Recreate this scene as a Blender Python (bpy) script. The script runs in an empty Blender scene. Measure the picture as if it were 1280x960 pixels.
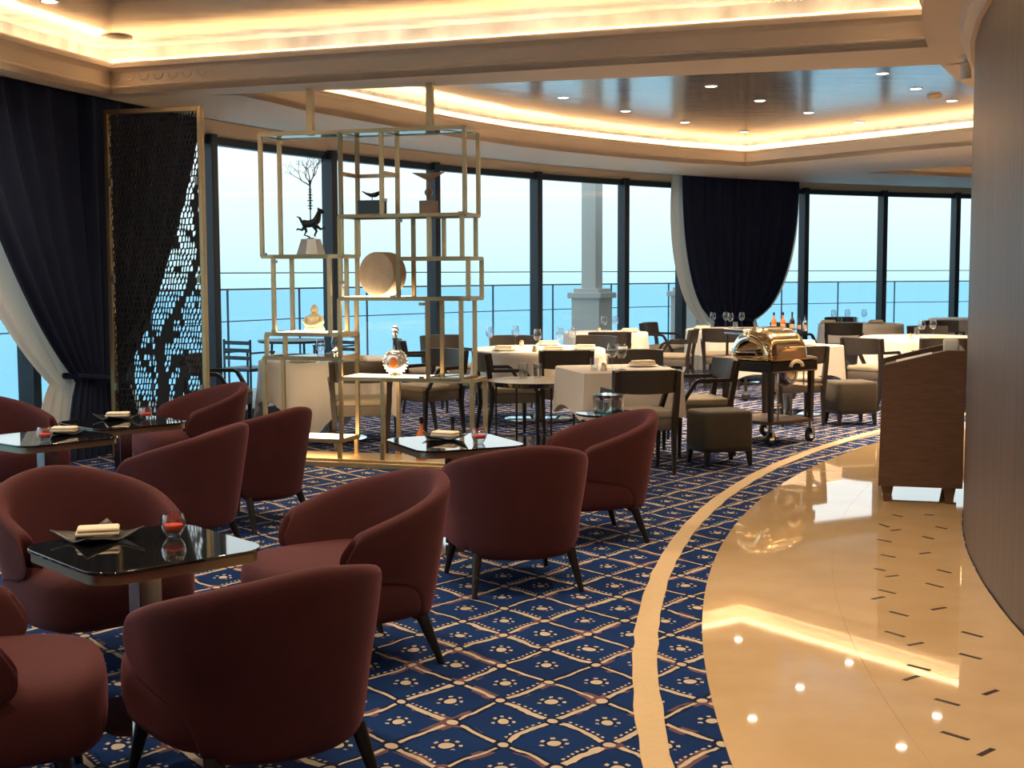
import bpy, bmesh, math, random
from mathutils import Vector, Matrix
R = math.radians
random.seed(7)
SC = bpy.context.scene
COL = SC.collection

# ------------------------------------------------------------------ camera
FPX, CX, CY, EYE, HZ = 1650.0, 640.0, 480.0, 1.55, 340.0
ROLL = R(0.2)
pitch = math.atan((CY - HZ) / FPX)
F_ = Vector((0, math.cos(pitch), -math.sin(pitch)))
U0 = Vector((0, math.sin(pitch), math.cos(pitch)))
R0 = Vector((1, 0, 0))
R_ = R0 * math.cos(ROLL) - U0 * math.sin(ROLL)
U_ = U0 * math.cos(ROLL) + R0 * math.sin(ROLL)
cam_d = bpy.data.cameras.new('camera'); cam = bpy.data.objects.new('camera', cam_d); COL.objects.link(cam)
cam_d.sensor_width = 36.0; cam_d.sensor_fit = 'HORIZONTAL'; cam_d.lens = FPX / 1280 * 36.0
cam_d.clip_start = 0.05; cam_d.clip_end = 30000
cam.matrix_world = Matrix(((R_.x, U_.x, -F_.x, 0), (R_.y, U_.y, -F_.y, 0), (R_.z, U_.z, -F_.z, EYE), (0, 0, 0, 1)))
SC.camera = cam

def ray(u, v): return F_ + R_ * ((u - CX) / FPX) + U_ * (-(v - CY) / FPX)
def P(u, v, z):
    r = ray(u, v); t = (z - EYE) / r.z
    return Vector((r.x * t, r.y * t, z))

# ------------------------------------------------------------------ world, exposure
SC.view_settings.view_transform = 'Standard'; SC.view_settings.look = 'None'
SC.view_settings.gamma = 1.0; SC.view_settings.use_curve_mapping = False
SC.view_settings.exposure = 0.3
SKY_STRENGTH = 1.12
w = bpy.data.worlds.new('world'); SC.world = w; w.use_nodes = True
nt = w.node_tree; bg = nt.nodes['Background']
tc = nt.nodes.new('ShaderNodeTexCoord'); sp = nt.nodes.new('ShaderNodeSeparateXYZ')
rp = nt.nodes.new('ShaderNodeValToRGB'); mr = nt.nodes.new('ShaderNodeMapRange')
mr.inputs['From Min'].default_value = -0.3; mr.inputs['From Max'].default_value = 0.6
nt.links.new(tc.outputs['Generated'], sp.inputs[0]); nt.links.new(sp.outputs['Z'], mr.inputs['Value'])
nt.links.new(mr.outputs[0], rp.inputs[0])
e = rp.color_ramp.elements
e[0].position = 0.0; e[0].color = (0.20, 0.50, 0.75, 1)
e[1].position = 1.0; e[1].color = (0.93, 0.99, 1.0, 1)
for pos, c in ((0.325, (0.52, 0.84, 0.93, 1)), (0.345, (0.60, 0.89, 0.95, 1)), (0.40, (0.76, 0.96, 1.0, 1)), (0.45, (0.90, 1.0, 1.0, 1))):
    k = e.new(pos); k.color = c
nt.links.new(rp.outputs[0], bg.inputs['Color']); bg.inputs['Strength'].default_value = SKY_STRENGTH

# ------------------------------------------------------------------ light levels (the lamps themselves are built further down)
COVE_NEAR, COVE_FAR = 85.0, 55.0
DOWN_W, LOUNGE_W, DOWN_LENS = 265.0, 100.0, 18.0
SHELF_GLOW = 7.0
LAMP_COL = (1.0, 0.74, 0.48)
COVE_COL = (1.0, 0.66, 0.36)

# ------------------------------------------------------------------ helpers
class MB:
    def __init__(s): s.v = []; s.f = []
    def add(s, vs, fs):
        o = len(s.v); s.v += [tuple(v) for v in vs]; s.f += [tuple(i + o for i in f) for f in fs]; return s
    def box(s, c, d, rz=0.0):
        x, y, z = d[0] / 2, d[1] / 2, d[2] / 2; ca, sa = math.cos(rz), math.sin(rz); vs = []
        for k in (-z, z):
            for a, b in ((-x, -y), (x, -y), (x, y), (-x, y)):
                vs.append((c[0] + a * ca - b * sa, c[1] + a * sa + b * ca, c[2] + k))
        return s.add(vs, [(3, 2, 1, 0), (4, 5, 6, 7), (0, 1, 5, 4), (1, 2, 6, 5), (2, 3, 7, 6), (3, 0, 4, 7)])
    def tube(s, pts, rad, n=8, cap=True, flat=1.0, rot=0.0):
        pts = [Vector(p) for p in pts]; m = len(pts)
        if not isinstance(rad, (list, tuple)): rad = [rad] * m
        vs = []; up = Vector((0, 0, 1))
        t0 = (pts[1] - pts[0]).normalized()
        if abs(t0.dot(up)) > 0.9: up = Vector((0, 1, 0))
        a = t0.cross(up).normalized()
        for i in range(m):
            t = (pts[min(i + 1, m - 1)] - pts[max(i - 1, 0)]).normalized()
            a = (a - t * a.dot(t)).normalized(); b = t.cross(a)
            for k in range(n):
                q = 2 * math.pi * k / n + rot
                vs.append(pts[i] + (a * math.cos(q) + b * math.sin(q) * flat) * rad[i])
        fs = [(i * n + k, i * n + (k + 1) % n, (i + 1) * n + (k + 1) % n, (i + 1) * n + k) for i in range(m - 1) for k in range(n)]
        if cap: fs += [tuple(range(n - 1, -1, -1)), tuple((m - 1) * n + k for k in range(n))]
        return s.add(vs, fs)
    def bar(s, p, q, wd, ht=None):
        ht = ht or wd; p = Vector(p); q = Vector(q); t = (q - p).normalized()
        up = Vector((0, 0, 1)) if abs(t.z) < 0.9 else Vector((0, 1, 0))
        a = t.cross(up).normalized() * wd / 2; b = a.cross(t).normalized() * ht / 2
        vs = [p - a - b, p + a - b, p + a + b, p - a + b, q - a - b, q + a - b, q + a + b, q - a + b]
        return s.add(vs, [(0, 1, 2, 3), (7, 6, 5, 4), (1, 0, 4, 5), (2, 1, 5, 6), (3, 2, 6, 7), (0, 3, 7, 4)])
    def lathe(s, prof, n=20, c=(0, 0, 0)):
        vs = []; m = len(prof)
        for r, z in prof:
            for k in range(n):
                q = 2 * math.pi * k / n; vs.append((c[0] + r * math.cos(q), c[1] + r * math.sin(q), c[2] + z))
        fs = [(i * n + k, i * n + (k + 1) % n, (i + 1) * n + (k + 1) % n, (i + 1) * n + k) for i in range(m - 1) for k in range(n)]
        if prof[0][0] > 1e-5: fs.append(tuple(range(n - 1, -1, -1)))
        if prof[-1][0] > 1e-5: fs.append(tuple((m - 1) * n + k for k in range(n)))
        return s.add(vs, fs)
    def rings(s, rs, cap0=True, cap1=True):
        n = len(rs[0]); vs = [p for r in rs for p in r]; m = len(rs)
        fs = [(i * n + k, i * n + (k + 1) % n, (i + 1) * n + (k + 1) % n, (i + 1) * n + k) for i in range(m - 1) for k in range(n)]
        if cap0: fs.append(tuple(range(n - 1, -1, -1)))
        if cap1: fs.append(tuple((m - 1) * n + k for k in range(n)))
        return s.add(vs, fs)
    def prism(s, poly, z0, z1):
        return s.rings([[(x, y, z0) for x, y in poly], [(x, y, z1) for x, y in poly]])
    def grid(s, fn, nu, nv, cu=False):
        vs = [fn(i, j) for j in range(nv) for i in range(nu)]
        fs = []
        for j in range(nv - 1):
            for i in range(nu if cu else nu - 1):
                k = (i + 1) % nu; fs.append((j * nu + i, j * nu + k, (j + 1) * nu + k, (j + 1) * nu + i))
        return s.add(vs, fs)
    def mesh(s, name, mat, smooth=40):
        me = bpy.data.meshes.new(name); me.from_pydata(s.v, [], s.f); me.update()
        bm = bmesh.new(); bm.from_mesh(me); bmesh.ops.remove_doubles(bm, verts=bm.verts, dist=1e-6)
        bmesh.ops.recalc_face_normals(bm, faces=bm.faces); bm.to_mesh(me); bm.free()
        if smooth:
            me.polygons.foreach_set('use_smooth', [True] * len(me.polygons))
            me.set_sharp_from_angle(angle=R(smooth))
        if mat: me.materials.append(mat)
        return me
    def build(s, name, mat, parent=None, smooth=40, bevel=0, subsurf=0, solid=0, loc=None, rz=None):
        o = bpy.data.objects.new(name, s.mesh(name, mat, smooth)); COL.objects.link(o)
        if parent: o.parent = parent
        if loc is not None: o.location = loc
        if rz is not None: o.rotation_euler.z = rz
        if solid:
            m = o.modifiers.new('solid', 'SOLIDIFY'); m.thickness = solid; m.offset = 0
        if bevel:
            m = o.modifiers.new('bevel', 'BEVEL'); m.width = bevel; m.segments = 2; m.limit_method = 'ANGLE'; m.angle_limit = R(35)
        if subsurf:
            m = o.modifiers.new('sub', 'SUBSURF'); m.levels = subsurf; m.render_levels = subsurf
        return o

def tag(o, label, cat, group=None, kind=None):
    o['label'] = label; o['category'] = cat
    if group: o['group'] = group
    if kind: o['kind'] = kind
    return o
def thing(name, label, cat, loc=(0, 0, 0), rz=0.0, group=None):
    o = bpy.data.objects.new(name, None); COL.objects.link(o); o.empty_display_size = 0.1
    o.location = loc; o.rotation_euler.z = rz
    return tag(o, label, cat, group)
def copy_tree(o, parent=None):
    c = o.copy(); COL.objects.link(c); c.parent = parent
    for ch in list(o.children): copy_tree(ch, c)
    return c
_protos = {}
def place(key, maker, label, cat, loc, rz=0.0, group=None):
    if key not in _protos:
        o = maker(); _protos[key] = o
    else: o = copy_tree(_protos[key])
    o.location = loc; o.rotation_euler.z = rz
    return tag(o, label, cat, group)
def face(phi): return R(phi - 90)          # local +Y turned to look along heading phi (degrees)
def rrect(w_, d_, r, n=5):
    pts = []
    for cx, cy, a0 in ((w_ / 2 - r, d_ / 2 - r, 0), (-w_ / 2 + r, d_ / 2 - r, 90), (-w_ / 2 + r, -d_ / 2 + r, 180), (w_ / 2 - r, -d_ / 2 + r, 270)):
        for k in range(n):
            q = R(a0 + 90 * k / (n - 1)); pts.append((cx + r * math.cos(q), cy + r * math.sin(q)))
    return pts
def soft_box(mb, w_, d_, z0, z1, r, crown=0.0, c=(0, 0), rc=None, n=5):
    rc = rc or r * 1.6
    lv = [(r, z0), (r * 0.3, z0 + r * 0.3), (0, z0 + r), (0, z1 - r), (r * 0.3, z1 - r * 0.3), (r, z1)]
    rs = []
    for ins, z in lv: rs.append([(c[0] + x, c[1] + y, z) for x, y in rrect(w_ - 2 * ins, d_ - 2 * ins, max(rc - ins, 0.004), n)])
    if crown: rs.append([(c[0] + x, c[1] + y, z1 + crown) for x, y in rrect((w_ - 2 * r) * 0.55, (d_ - 2 * r) * 0.55, max(rc * 0.4, 0.003), n)])
    return mb.rings(rs)

# ------------------------------------------------------------------ materials
MATS = {}
def newmat(name):
    m = bpy.data.materials.new(name); m.use_nodes = True; MATS[name] = m
    t = m.node_tree; return m, t, t.nodes['Principled BSDF']
def node(t, typ, **kw):
    n = t.nodes.new(typ)
    for k, v in kw.items(): setattr(n, k, v)
    return n
def mat(name, col, rough=0.5, metal=0.0, var=0.0, scale=8.0, stretch=(1, 1, 1), bump=0.0, bscale=60.0, sheen=0.0, coat=0.0, emit=None, es=0.0, spec=None, sheen_tint=None):
    m, t, b = newmat(name)
    b.inputs['Roughness'].default_value = rough; b.inputs['Metallic'].default_value = metal
    b.inputs['Base Color'].default_value = (*col, 1)
    if spec is not None: b.inputs['Specular IOR Level'].default_value = spec
    if sheen:
        b.inputs['Sheen Weight'].default_value = sheen; b.inputs['Sheen Roughness'].default_value = 0.35
        if sheen_tint: b.inputs['Sheen Tint'].default_value = (*sheen_tint, 1)
    if coat: b.inputs['Coat Weight'].default_value = coat; b.inputs['Coat Roughness'].default_value = 0.05
    if emit: b.inputs['Emission Color'].default_value = (*emit, 1); b.inputs['Emission Strength'].default_value = es
    if var or bump:
        tc = node(t, 'ShaderNodeTexCoord'); mp = node(t, 'ShaderNodeMapping'); mp.inputs['Scale'].default_value = stretch
        t.links.new(tc.outputs['Object'], mp.inputs['Vector'])
    if var:
        nz = node(t, 'ShaderNodeTexNoise'); nz.inputs['Scale'].default_value = scale; nz.inputs['Detail'].default_value = 5
        t.links.new(mp.outputs[0], nz.inputs['Vector'])
        mx = node(t, 'ShaderNodeMix', data_type='RGBA')
        mx.inputs['A'].default_value = (*[c * (1 - var) for c in col], 1); mx.inputs['B'].default_value = (*[min(1, c * (1 + var)) for c in col], 1)
        t.links.new(nz.outputs['Fac'], mx.inputs['Factor']); t.links.new(mx.outputs['Result'], b.inputs['Base Color'])
    if bump:
        n2 = node(t, 'ShaderNodeTexNoise'); n2.inputs['Scale'].default_value = bscale; n2.inputs['Detail'].default_value = 3
        t.links.new(mp.outputs[0], n2.inputs['Vector'])
        bp = node(t, 'ShaderNodeBump'); bp.inputs['Strength'].default_value = bump; bp.inputs['Distance'].default_value = 0.01
        t.links.new(n2.outputs['Fac'], bp.inputs['Height']); t.links.new(bp.outputs[0], b.inputs['Normal'])
    return m
def glassmat(name, tint=(1, 1, 1), refl=1.0, rough=0.0, ior=1.45):
    m = bpy.data.materials.new(name); m.use_nodes = True; MATS[name] = m; t = m.node_tree; t.nodes.clear()
    out = node(t, 'ShaderNodeOutputMaterial'); tr = node(t, 'ShaderNodeBsdfTransparent'); gl = node(t, 'ShaderNodeBsdfGlossy')
    tr.inputs['Color'].default_value = (*tint, 1); gl.inputs['Roughness'].default_value = rough
    fr = node(t, 'ShaderNodeFresnel'); ge = node(t, 'ShaderNodeNewGeometry'); io = node(t, 'ShaderNodeMath', operation='MULTIPLY_ADD')   # same reflectance on entry and exit of a thin pane
    io.inputs[1].default_value = 1.0 / ior - ior; io.inputs[2].default_value = ior
    t.links.new(ge.outputs['Backfacing'], io.inputs[0]); t.links.new(io.outputs[0], fr.inputs['IOR'])
    mu = node(t, 'ShaderNodeMath', operation='MULTIPLY'); mu.inputs[1].default_value = refl; mu.use_clamp = True
    mx = node(t, 'ShaderNodeMixShader'); t.links.new(fr.outputs[0], mu.inputs[0]); t.links.new(mu.outputs[0], mx.inputs[0])
    t.links.new(tr.outputs[0], mx.inputs[1]); t.links.new(gl.outputs[0], mx.inputs[2]); t.links.new(mx.outputs[0], out.inputs[0])
    return m
def emitmat(name, col, s):
    m = bpy.data.materials.new(name); m.use_nodes = True; MATS[name] = m; t = m.node_tree; t.nodes.clear()
    out = node(t, 'ShaderNodeOutputMaterial'); em = node(t, 'ShaderNodeEmission'); em.inputs[0].default_value = (*col, 1); em.inputs[1].default_value = s
    t.links.new(em.outputs[0], out.inputs[0]); return m

mat('velvet', (0.058, 0.0068, 0.0090), 0.85, var=0.22, scale=14, bump=0.12, bscale=220, sheen=0.24, sheen_tint=(0.80, 0.24, 0.34))
mat('dark_leg', (0.012, 0.009, 0.008), 0.35)
mat('brass', (0.54, 0.39, 0.21), 0.42, metal=1.0, var=0.12, scale=20)
mat('champagne', (0.34, 0.28, 0.20), 0.35, metal=0.9)
mat('gold_warm_silver', (0.90, 0.70, 0.42), 0.12, metal=1.0)
mat('steel', (0.75, 0.77, 0.78), 0.06, metal=1.0)
mat('chrome_dark', (0.30, 0.30, 0.31), 0.18, metal=1.0)
mat('navy_cloth', (0.009, 0.018, 0.055), 0.95, var=0.3, scale=6)
mat('linen', (0.80, 0.74, 0.66), 0.85, var=0.05, scale=6, bump=0.05, bscale=180)
mat('napkin', (0.86, 0.74, 0.56), 0.85, bump=0.05, bscale=150)
mat('chair_wood', (0.020, 0.015, 0.012), 0.38, var=0.3, scale=5, stretch=(1, 1, 6))
mat('chair_back', (0.040, 0.033, 0.028), 0.40, var=0.25, scale=14, stretch=(6, 6, 1))
mat('chair_seat', (0.31, 0.26, 0.19), 0.8, bump=0.1, bscale=200)
mat('chair_apron', (0.12, 0.10, 0.085), 0.75, bump=0.1, bscale=200)
mat('ottoman', (0.075, 0.062, 0.043), 0.85, var=0.15, scale=10, bump=0.1, bscale=200, sheen=0.1)
mat('plaster', (0.76, 0.62, 0.47), 0.6, var=0.03, scale=3)
mat('black_glass', (0.010, 0.010, 0.011), 0.03, coat=0.6)
mat('slate', (0.015, 0.015, 0.017), 0.35, var=0.3, scale=20)
mat('column_paint', (0.55, 0.58, 0.56), 0.6)
mat('mullion', (0.020, 0.028, 0.042), 0.4)
mat('terrace', (0.35, 0.36, 0.36), 0.7, var=0.1)
mat('lectern_wood', (0.095, 0.050, 0.032), 0.5, var=0.6, scale=5, stretch=(1.5, 1.5, 9), bump=0.06, bscale=30)
mat('inlay', (0.05, 0.035, 0.025), 0.25)
mat('stone_drum', (0.50, 0.40, 0.29), 0.7, var=0.35, scale=9, bump=0.2, bscale=30)
mat('ivory', (0.85, 0.76, 0.50), 0.35)
mat('black_lacquer', (0.012, 0.012, 0.014), 0.25)
mat('bronze', (0.03, 0.045, 0.045), 0.45, metal=0.5)
mat('tan_stone', (0.42, 0.31, 0.22), 0.6, var=0.15)
mat('red_wax', (0.70, 0.06, 0.02), 0.5)
mat('cognac', (0.45, 0.13, 0.03), 0.1)
mat('crystal', (0.75, 0.74, 0.72), 0.08, metal=0.8)
mat('rubber', (0.015, 0.015, 0.015), 0.6)
mat('screen_bronze', (0.020, 0.016, 0.013), 0.5, metal=0.4)
mat('paper', (0.85, 0.83, 0.78), 0.6)
mat('dark_bottle', (0.02, 0.012, 0.008), 0.08)
mat('carpet_cream', (0.66, 0.50, 0.30), 0.95, var=0.08, scale=30, bump=0.2, bscale=300)
glassmat('window_glass', (0.97, 0.99, 1.0), 0.55)
glassmat('rail_glass', (0.74, 0.90, 0.97), 0.5)
glassmat('clear_glass', (0.95, 0.965, 0.97), 2.6)
mat('sky_pale_steel', (0.55, 0.60, 0.64), 0.25, metal=0.2)  # steel plinth, its pale sky reflection put into the base colour
glassmat('shelf_glass', (0.93, 0.96, 0.95), 1.0)
glassmat('edge_glass', (0.55, 0.75, 0.70), 1.0)
emitmat('cove_led_near', COVE_COL, COVE_NEAR)
emitmat('cove_led_far', COVE_COL, COVE_FAR)
emitmat('lamp_lens', (1.0, 0.86, 0.68), DOWN_LENS)
emitmat('shelf_light', (1.0, 0.72, 0.40), SHELF_GLOW)
def sheer():
    m = bpy.data.materials.new('sheer'); m.use_nodes = True; MATS['sheer'] = m; t = m.node_tree; t.nodes.clear()
    out = node(t, 'ShaderNodeOutputMaterial'); d = node(t, 'ShaderNodeBsdfDiffuse'); l = node(t, 'ShaderNodeBsdfTranslucent')
    for n in (d, l): n.inputs['Color'].default_value = (0.70, 0.62, 0.52, 1)
    mx = node(t, 'ShaderNodeMixShader'); mx.inputs[0].default_value = 0.4
    t.links.new(d.outputs[0], mx.inputs[1]); t.links.new(l.outputs[0], mx.inputs[2]); t.links.new(mx.outputs[0], out.inputs[0])
sheer()

def silver_leaf():
    m, t, b = newmat('silver_leaf'); b.inputs['Metallic'].default_value = 0.62
    tc = node(t, 'ShaderNodeTexCoord'); mp = node(t, 'ShaderNodeMapping'); mp.inputs['Scale'].default_value = (0.6, 5, 1); mp.inputs['Rotation'].default_value = (0, 0, R(16))
    nz = node(t, 'ShaderNodeTexNoise'); nz.inputs['Scale'].default_value = 2.2; nz.inputs['Detail'].default_value = 8
    cr = node(t, 'ShaderNodeValToRGB'); cr.color_ramp.elements[0].color = (0.22, 0.22, 0.22, 1); cr.color_ramp.elements[1].color = (0.46, 0.46, 0.46, 1)
    cr.color_ramp.elements[0].position = 0.3; cr.color_ramp.elements[1].position = 0.7
    t.links.new(tc.outputs['Object'], mp.inputs[0]); t.links.new(mp.outputs[0], nz.inputs['Vector']); t.links.new(nz.outputs['Fac'], cr.inputs[0]); t.links.new(cr.outputs[0], b.inputs['Base Color'])
    m2 = node(t, 'ShaderNodeMapRange'); m2.inputs['To Min'].default_value = 0.10; m2.inputs['To Max'].default_value = 0.22
    t.links.new(nz.outputs['Fac'], m2.inputs['Value']); t.links.new(m2.outputs[0], b.inputs['Roughness'])
    bp = node(t, 'ShaderNodeBump'); bp.inputs['Strength'].default_value = 0.08; bp.inputs['Distance'].default_value = 0.02
    t.links.new(nz.outputs['Fac'], bp.inputs['Height']); t.links.new(bp.outputs[0], b.inputs['Normal'])
silver_leaf()

def marble():
    m, t, b = newmat('marble'); b.inputs['Roughness'].default_value = 0.035; b.inputs['Coat Weight'].default_value = 0.7; b.inputs['Coat Roughness'].default_value = 0.02; b.inputs['Coat IOR'].default_value = 1.7
    tc = node(t, 'ShaderNodeTexCoord'); nz = node(t, 'ShaderNodeTexNoise'); nz.inputs['Scale'].default_value = 3.5; nz.inputs['Detail'].default_value = 7
    cr = node(t, 'ShaderNodeValToRGB'); cr.color_ramp.elements[0].color = (0.76, 0.53, 0.28, 1); cr.color_ramp.elements[1].color = (0.82, 0.59, 0.33, 1)
    cr.color_ramp.elements[0].position = 0.35; cr.color_ramp.elements[1].position = 0.65
    t.links.new(tc.outputs['Object'], nz.inputs['Vector']); t.links.new(nz.outputs['Fac'], cr.inputs[0]); t.links.new(cr.outputs[0], b.inputs['Base Color'])
marble()

def drum_wood():
    m, t, b = newmat('drum_veneer'); b.inputs['Roughness'].default_value = 0.42
    tc = node(t, 'ShaderNodeTexCoord'); mp = node(t, 'ShaderNodeMapping'); mp.inputs['Scale'].default_value = (14, 14, 0.35)
    nz = node(t, 'ShaderNodeTexNoise'); nz.inputs['Scale'].default_value = 2.0; nz.inputs['Detail'].default_value = 8
    cr = node(t, 'ShaderNodeValToRGB'); cr.color_ramp.elements[0].color = (0.060, 0.040, 0.036, 1); cr.color_ramp.elements[1].color = (0.125, 0.088, 0.078, 1)
    cr.color_ramp.elements[0].position = 0.3; cr.color_ramp.elements[1].position = 0.75
    t.links.new(tc.outputs['Object'], mp.inputs[0]); t.links.new(mp.outputs[0], nz.inputs['Vector']); t.links.new(nz.outputs['Fac'], cr.inputs[0]); t.links.new(cr.outputs[0], b.inputs['Base Color'])
drum_wood()

def sea_mat():
    m, t, b = newmat('sea'); b.inputs['Base Color'].default_value = (0.22, 0.62, 0.85, 1); b.inputs['Roughness'].default_value = 0.25
    b.inputs['IOR'].default_value = 1.33
sea_mat()

def carpet():
    m, t, b = newmat('carpet'); b.inputs['Roughness'].default_value = 0.95; b.inputs['Specular IOR Level'].default_value = 0.1
    L = t.links.new
    def val(x): n = node(t, 'ShaderNodeValue'); n.outputs[0].default_value = x; return n.outputs[0]
    def M(op, a, b_=None, c=None):
        n = node(t, 'ShaderNodeMath', operation=op)
        for i, x in enumerate((a, b_, c)):
            if x is None: continue
            if isinstance(x, (int, float)): n.inputs[i].default_value = x
            else: L(x, n.inputs[i])
        return n.outputs[0]
    def noise(sc, det=2, vec=None):
        n = node(t, 'ShaderNodeTexNoise'); n.inputs['Scale'].default_value = sc; n.inputs['Detail'].default_value = det
        L(vec, n.inputs['Vector']); return n
    geo = node(t, 'ShaderNodeNewGeometry'); pos = geo.outputs['Position']
    nz = noise(4.0, 2, pos)
    off = node(t, 'ShaderNodeVectorMath', operation='SUBTRACT'); L(nz.outputs['Color'], off.inputs[0]); off.inputs[1].default_value = (0.5, 0.5, 0.5)
    sc = node(t, 'ShaderNodeVectorMath', operation='SCALE'); L(off.outputs[0], sc.inputs[0]); sc.inputs['Scale'].default_value = 0.075
    ad = node(t, 'ShaderNodeVectorMath', operation='ADD'); L(pos, ad.inputs[0]); L(sc.outputs[0], ad.inputs[1])
    mp = node(t, 'ShaderNodeMapping', vector_type='TEXTURE'); S = 0.295
    mp.inputs['Location'].default_value = (0.139, 5.33, 0); mp.inputs['Scale'].default_value = (0.2546, 0.310, 1)
    mp0 = mp; mp = node(t, 'ShaderNodeMapping', vector_type='TEXTURE'); mp.inputs['Rotation'].default_value = (0, 0, R(45)); L(mp0.outputs[0], mp.inputs['Vector'])
    L(ad.outputs[0], mp0.inputs['Vector'])
    sx = node(t, 'ShaderNodeSeparateXYZ'); L(mp.outputs[0], sx.inputs[0]); X, Y = sx.outputs[0], sx.outputs[1]
    fx = M('FRACT', X); fy = M('FRACT', Y)
    dx = M('MINIMUM', fx, M('SUBTRACT', 1, fx)); dy = M('MINIMUM', fy, M('SUBTRACT', 1, fy))
    # per-cell random
    cx = M('FLOOR', M('ADD', X, 0.5)); cy = M('FLOOR', M('ADD', Y, 0.5))
    cmb = node(t, 'ShaderNodeCombineXYZ'); L(M('FLOOR', X), cmb.inputs[0]); L(cy, cmb.inputs[1])
    wn = node(t, 'ShaderNodeTexWhiteNoise', noise_dimensions='3D'); L(cmb.outputs[0], wn.inputs['Vector'])
    cmb2 = node(t, 'ShaderNodeCombineXYZ'); L(cx, cmb2.inputs[0]); L(M('FLOOR', Y), cmb2.inputs[1]); cmb2.inputs[2].default_value = 5
    wn2 = node(t, 'ShaderNodeTexWhiteNoise', noise_dimensions='3D'); L(cmb2.outputs[0], wn2.inputs['Vector'])
    edge_n = noise(24.0, 2, pos).outputs['Fac']
    def lt(a, b_): return M('LESS_THAN', a, b_)
    wv = M('MULTIPLY_ADD', edge_n, 0.05, 0.012)
    # strokes along cell edges, with gaps near the crossings
    l1 = M('MULTIPLY', lt(dy, M('MULTIPLY', wv, M('MULTIPLY_ADD', wn.outputs['Value'], 0.7, 0.6))), M('GREATER_THAN', dx, 0.13))
    l2 = M('MULTIPLY', lt(dx, M('MULTIPLY', wv, M('MULTIPLY_ADD', wn2.outputs['Value'], 0.7, 0.6))), M('GREATER_THAN', dy, 0.13))
    rn = M('SQRT', M('ADD', M('MULTIPLY', dx, dx), M('MULTIPLY', dy, dy)))
    nodes_ = lt(rn, 0.075)
    ux = M('SUBTRACT', fx, 0.5); uy = M('SUBTRACT', fy, 0.5)
    rc = M('SQRT', M('ADD', M('MULTIPLY', ux, ux), M('MULTIPLY', uy, uy)))
    paw = lt(rc, 0.085)
    ang = M('ARCTAN2', uy, ux)
    toes = M('MULTIPLY', M('MULTIPLY', M('GREATER_THAN', rc, 0.135), lt(rc, 0.185)), M('GREATER_THAN', M('COSINE', M('MULTIPLY', ang, 7.0)), 0.35))
    toes = M('MULTIPLY', toes, M('GREATER_THAN', M('ADD', ux, M('MULTIPLY', uy, 0.6)), -0.12))
    # dotted rows beside some strokes
    dots1 = M('MULTIPLY', M('MULTIPLY', lt(M('ABSOLUTE', M('SUBTRACT', fy, 0.10)), 0.020), M('GREATER_THAN', M('SINE', M('MULTIPLY', fx, 62.8)), 0.2)), M('MULTIPLY', M('GREATER_THAN', dx, 0.16), M('GREATER_THAN', wn.outputs['Value'], 0.25)))
    dots2 = M('MULTIPLY', M('MULTIPLY', lt(M('ABSOLUTE', M('SUBTRACT', fx, 0.10)), 0.020), M('GREATER_THAN', M('SINE', M('MULTIPLY', fy, 62.8)), 0.2)), M('MULTIPLY', M('GREATER_THAN', dy, 0.16), M('GREATER_THAN', wn2.outputs['Value'], 0.45)))
    cream = M('MAXIMUM', M('MAXIMUM', M('MAXIMUM', l1, l2), M('MAXIMUM', nodes_, paw)), M('MAXIMUM', toes, M('MAXIMUM', dots1, dots2)))
    # darker halo around motifs and purple smears along strokes
    halo = M('MAXIMUM', M('MULTIPLY', lt(M('MINIMUM', dx, dy), 0.075), 0.75), M('MULTIPLY', lt(rc, 0.125), 0.6))
    big = noise(1.1, 3, pos).outputs['Fac']
    base = node(t, 'ShaderNodeMix', data_type='RGBA'); base.inputs['A'].default_value = (0.005, 0.016, 0.070, 1); base.inputs['B'].default_value = (0.010, 0.047, 0.19, 1); L(big, base.inputs['Factor'])
    m1 = node(t, 'ShaderNodeMix', data_type='RGBA'); L(halo, m1.inputs['Factor']); L(base.outputs['Result'], m1.inputs['A']); m1.inputs['B'].default_value = (0.008, 0.010, 0.022, 1)
    smear = M('MULTIPLY', M('MULTIPLY', lt(M('MINIMUM', dx, dy), 0.10), M('GREATER_THAN', noise(6.0, 2, pos).outputs['Fac'], 0.56)), 0.55)
    m2 = node(t, 'ShaderNodeMix', data_type='RGBA'); L(smear, m2.inputs['Factor']); L(m1.outputs['Result'], m2.inputs['A']); m2.inputs['B'].default_value = (0.26, 0.13, 0.12, 1)
    m3 = node(t, 'ShaderNodeMix', data_type='RGBA'); L(cream, m3.inputs['Factor']); L(m2.outputs['Result'], m3.inputs['A']); m3.inputs['B'].default_value = (0.56, 0.48, 0.38, 1)
    L(m3.outputs['Result'], b.inputs['Base Color'])
    pile = noise(350.0, 1, pos).outputs['Fac']; bp = node(t, 'ShaderNodeBump'); bp.inputs['Strength'].default_value = 0.35; bp.inputs['Distance'].default_value = 0.004
    L(pile, bp.inputs['Height']); L(bp.outputs[0], b.inputs['Normal'])
carpet()

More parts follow.
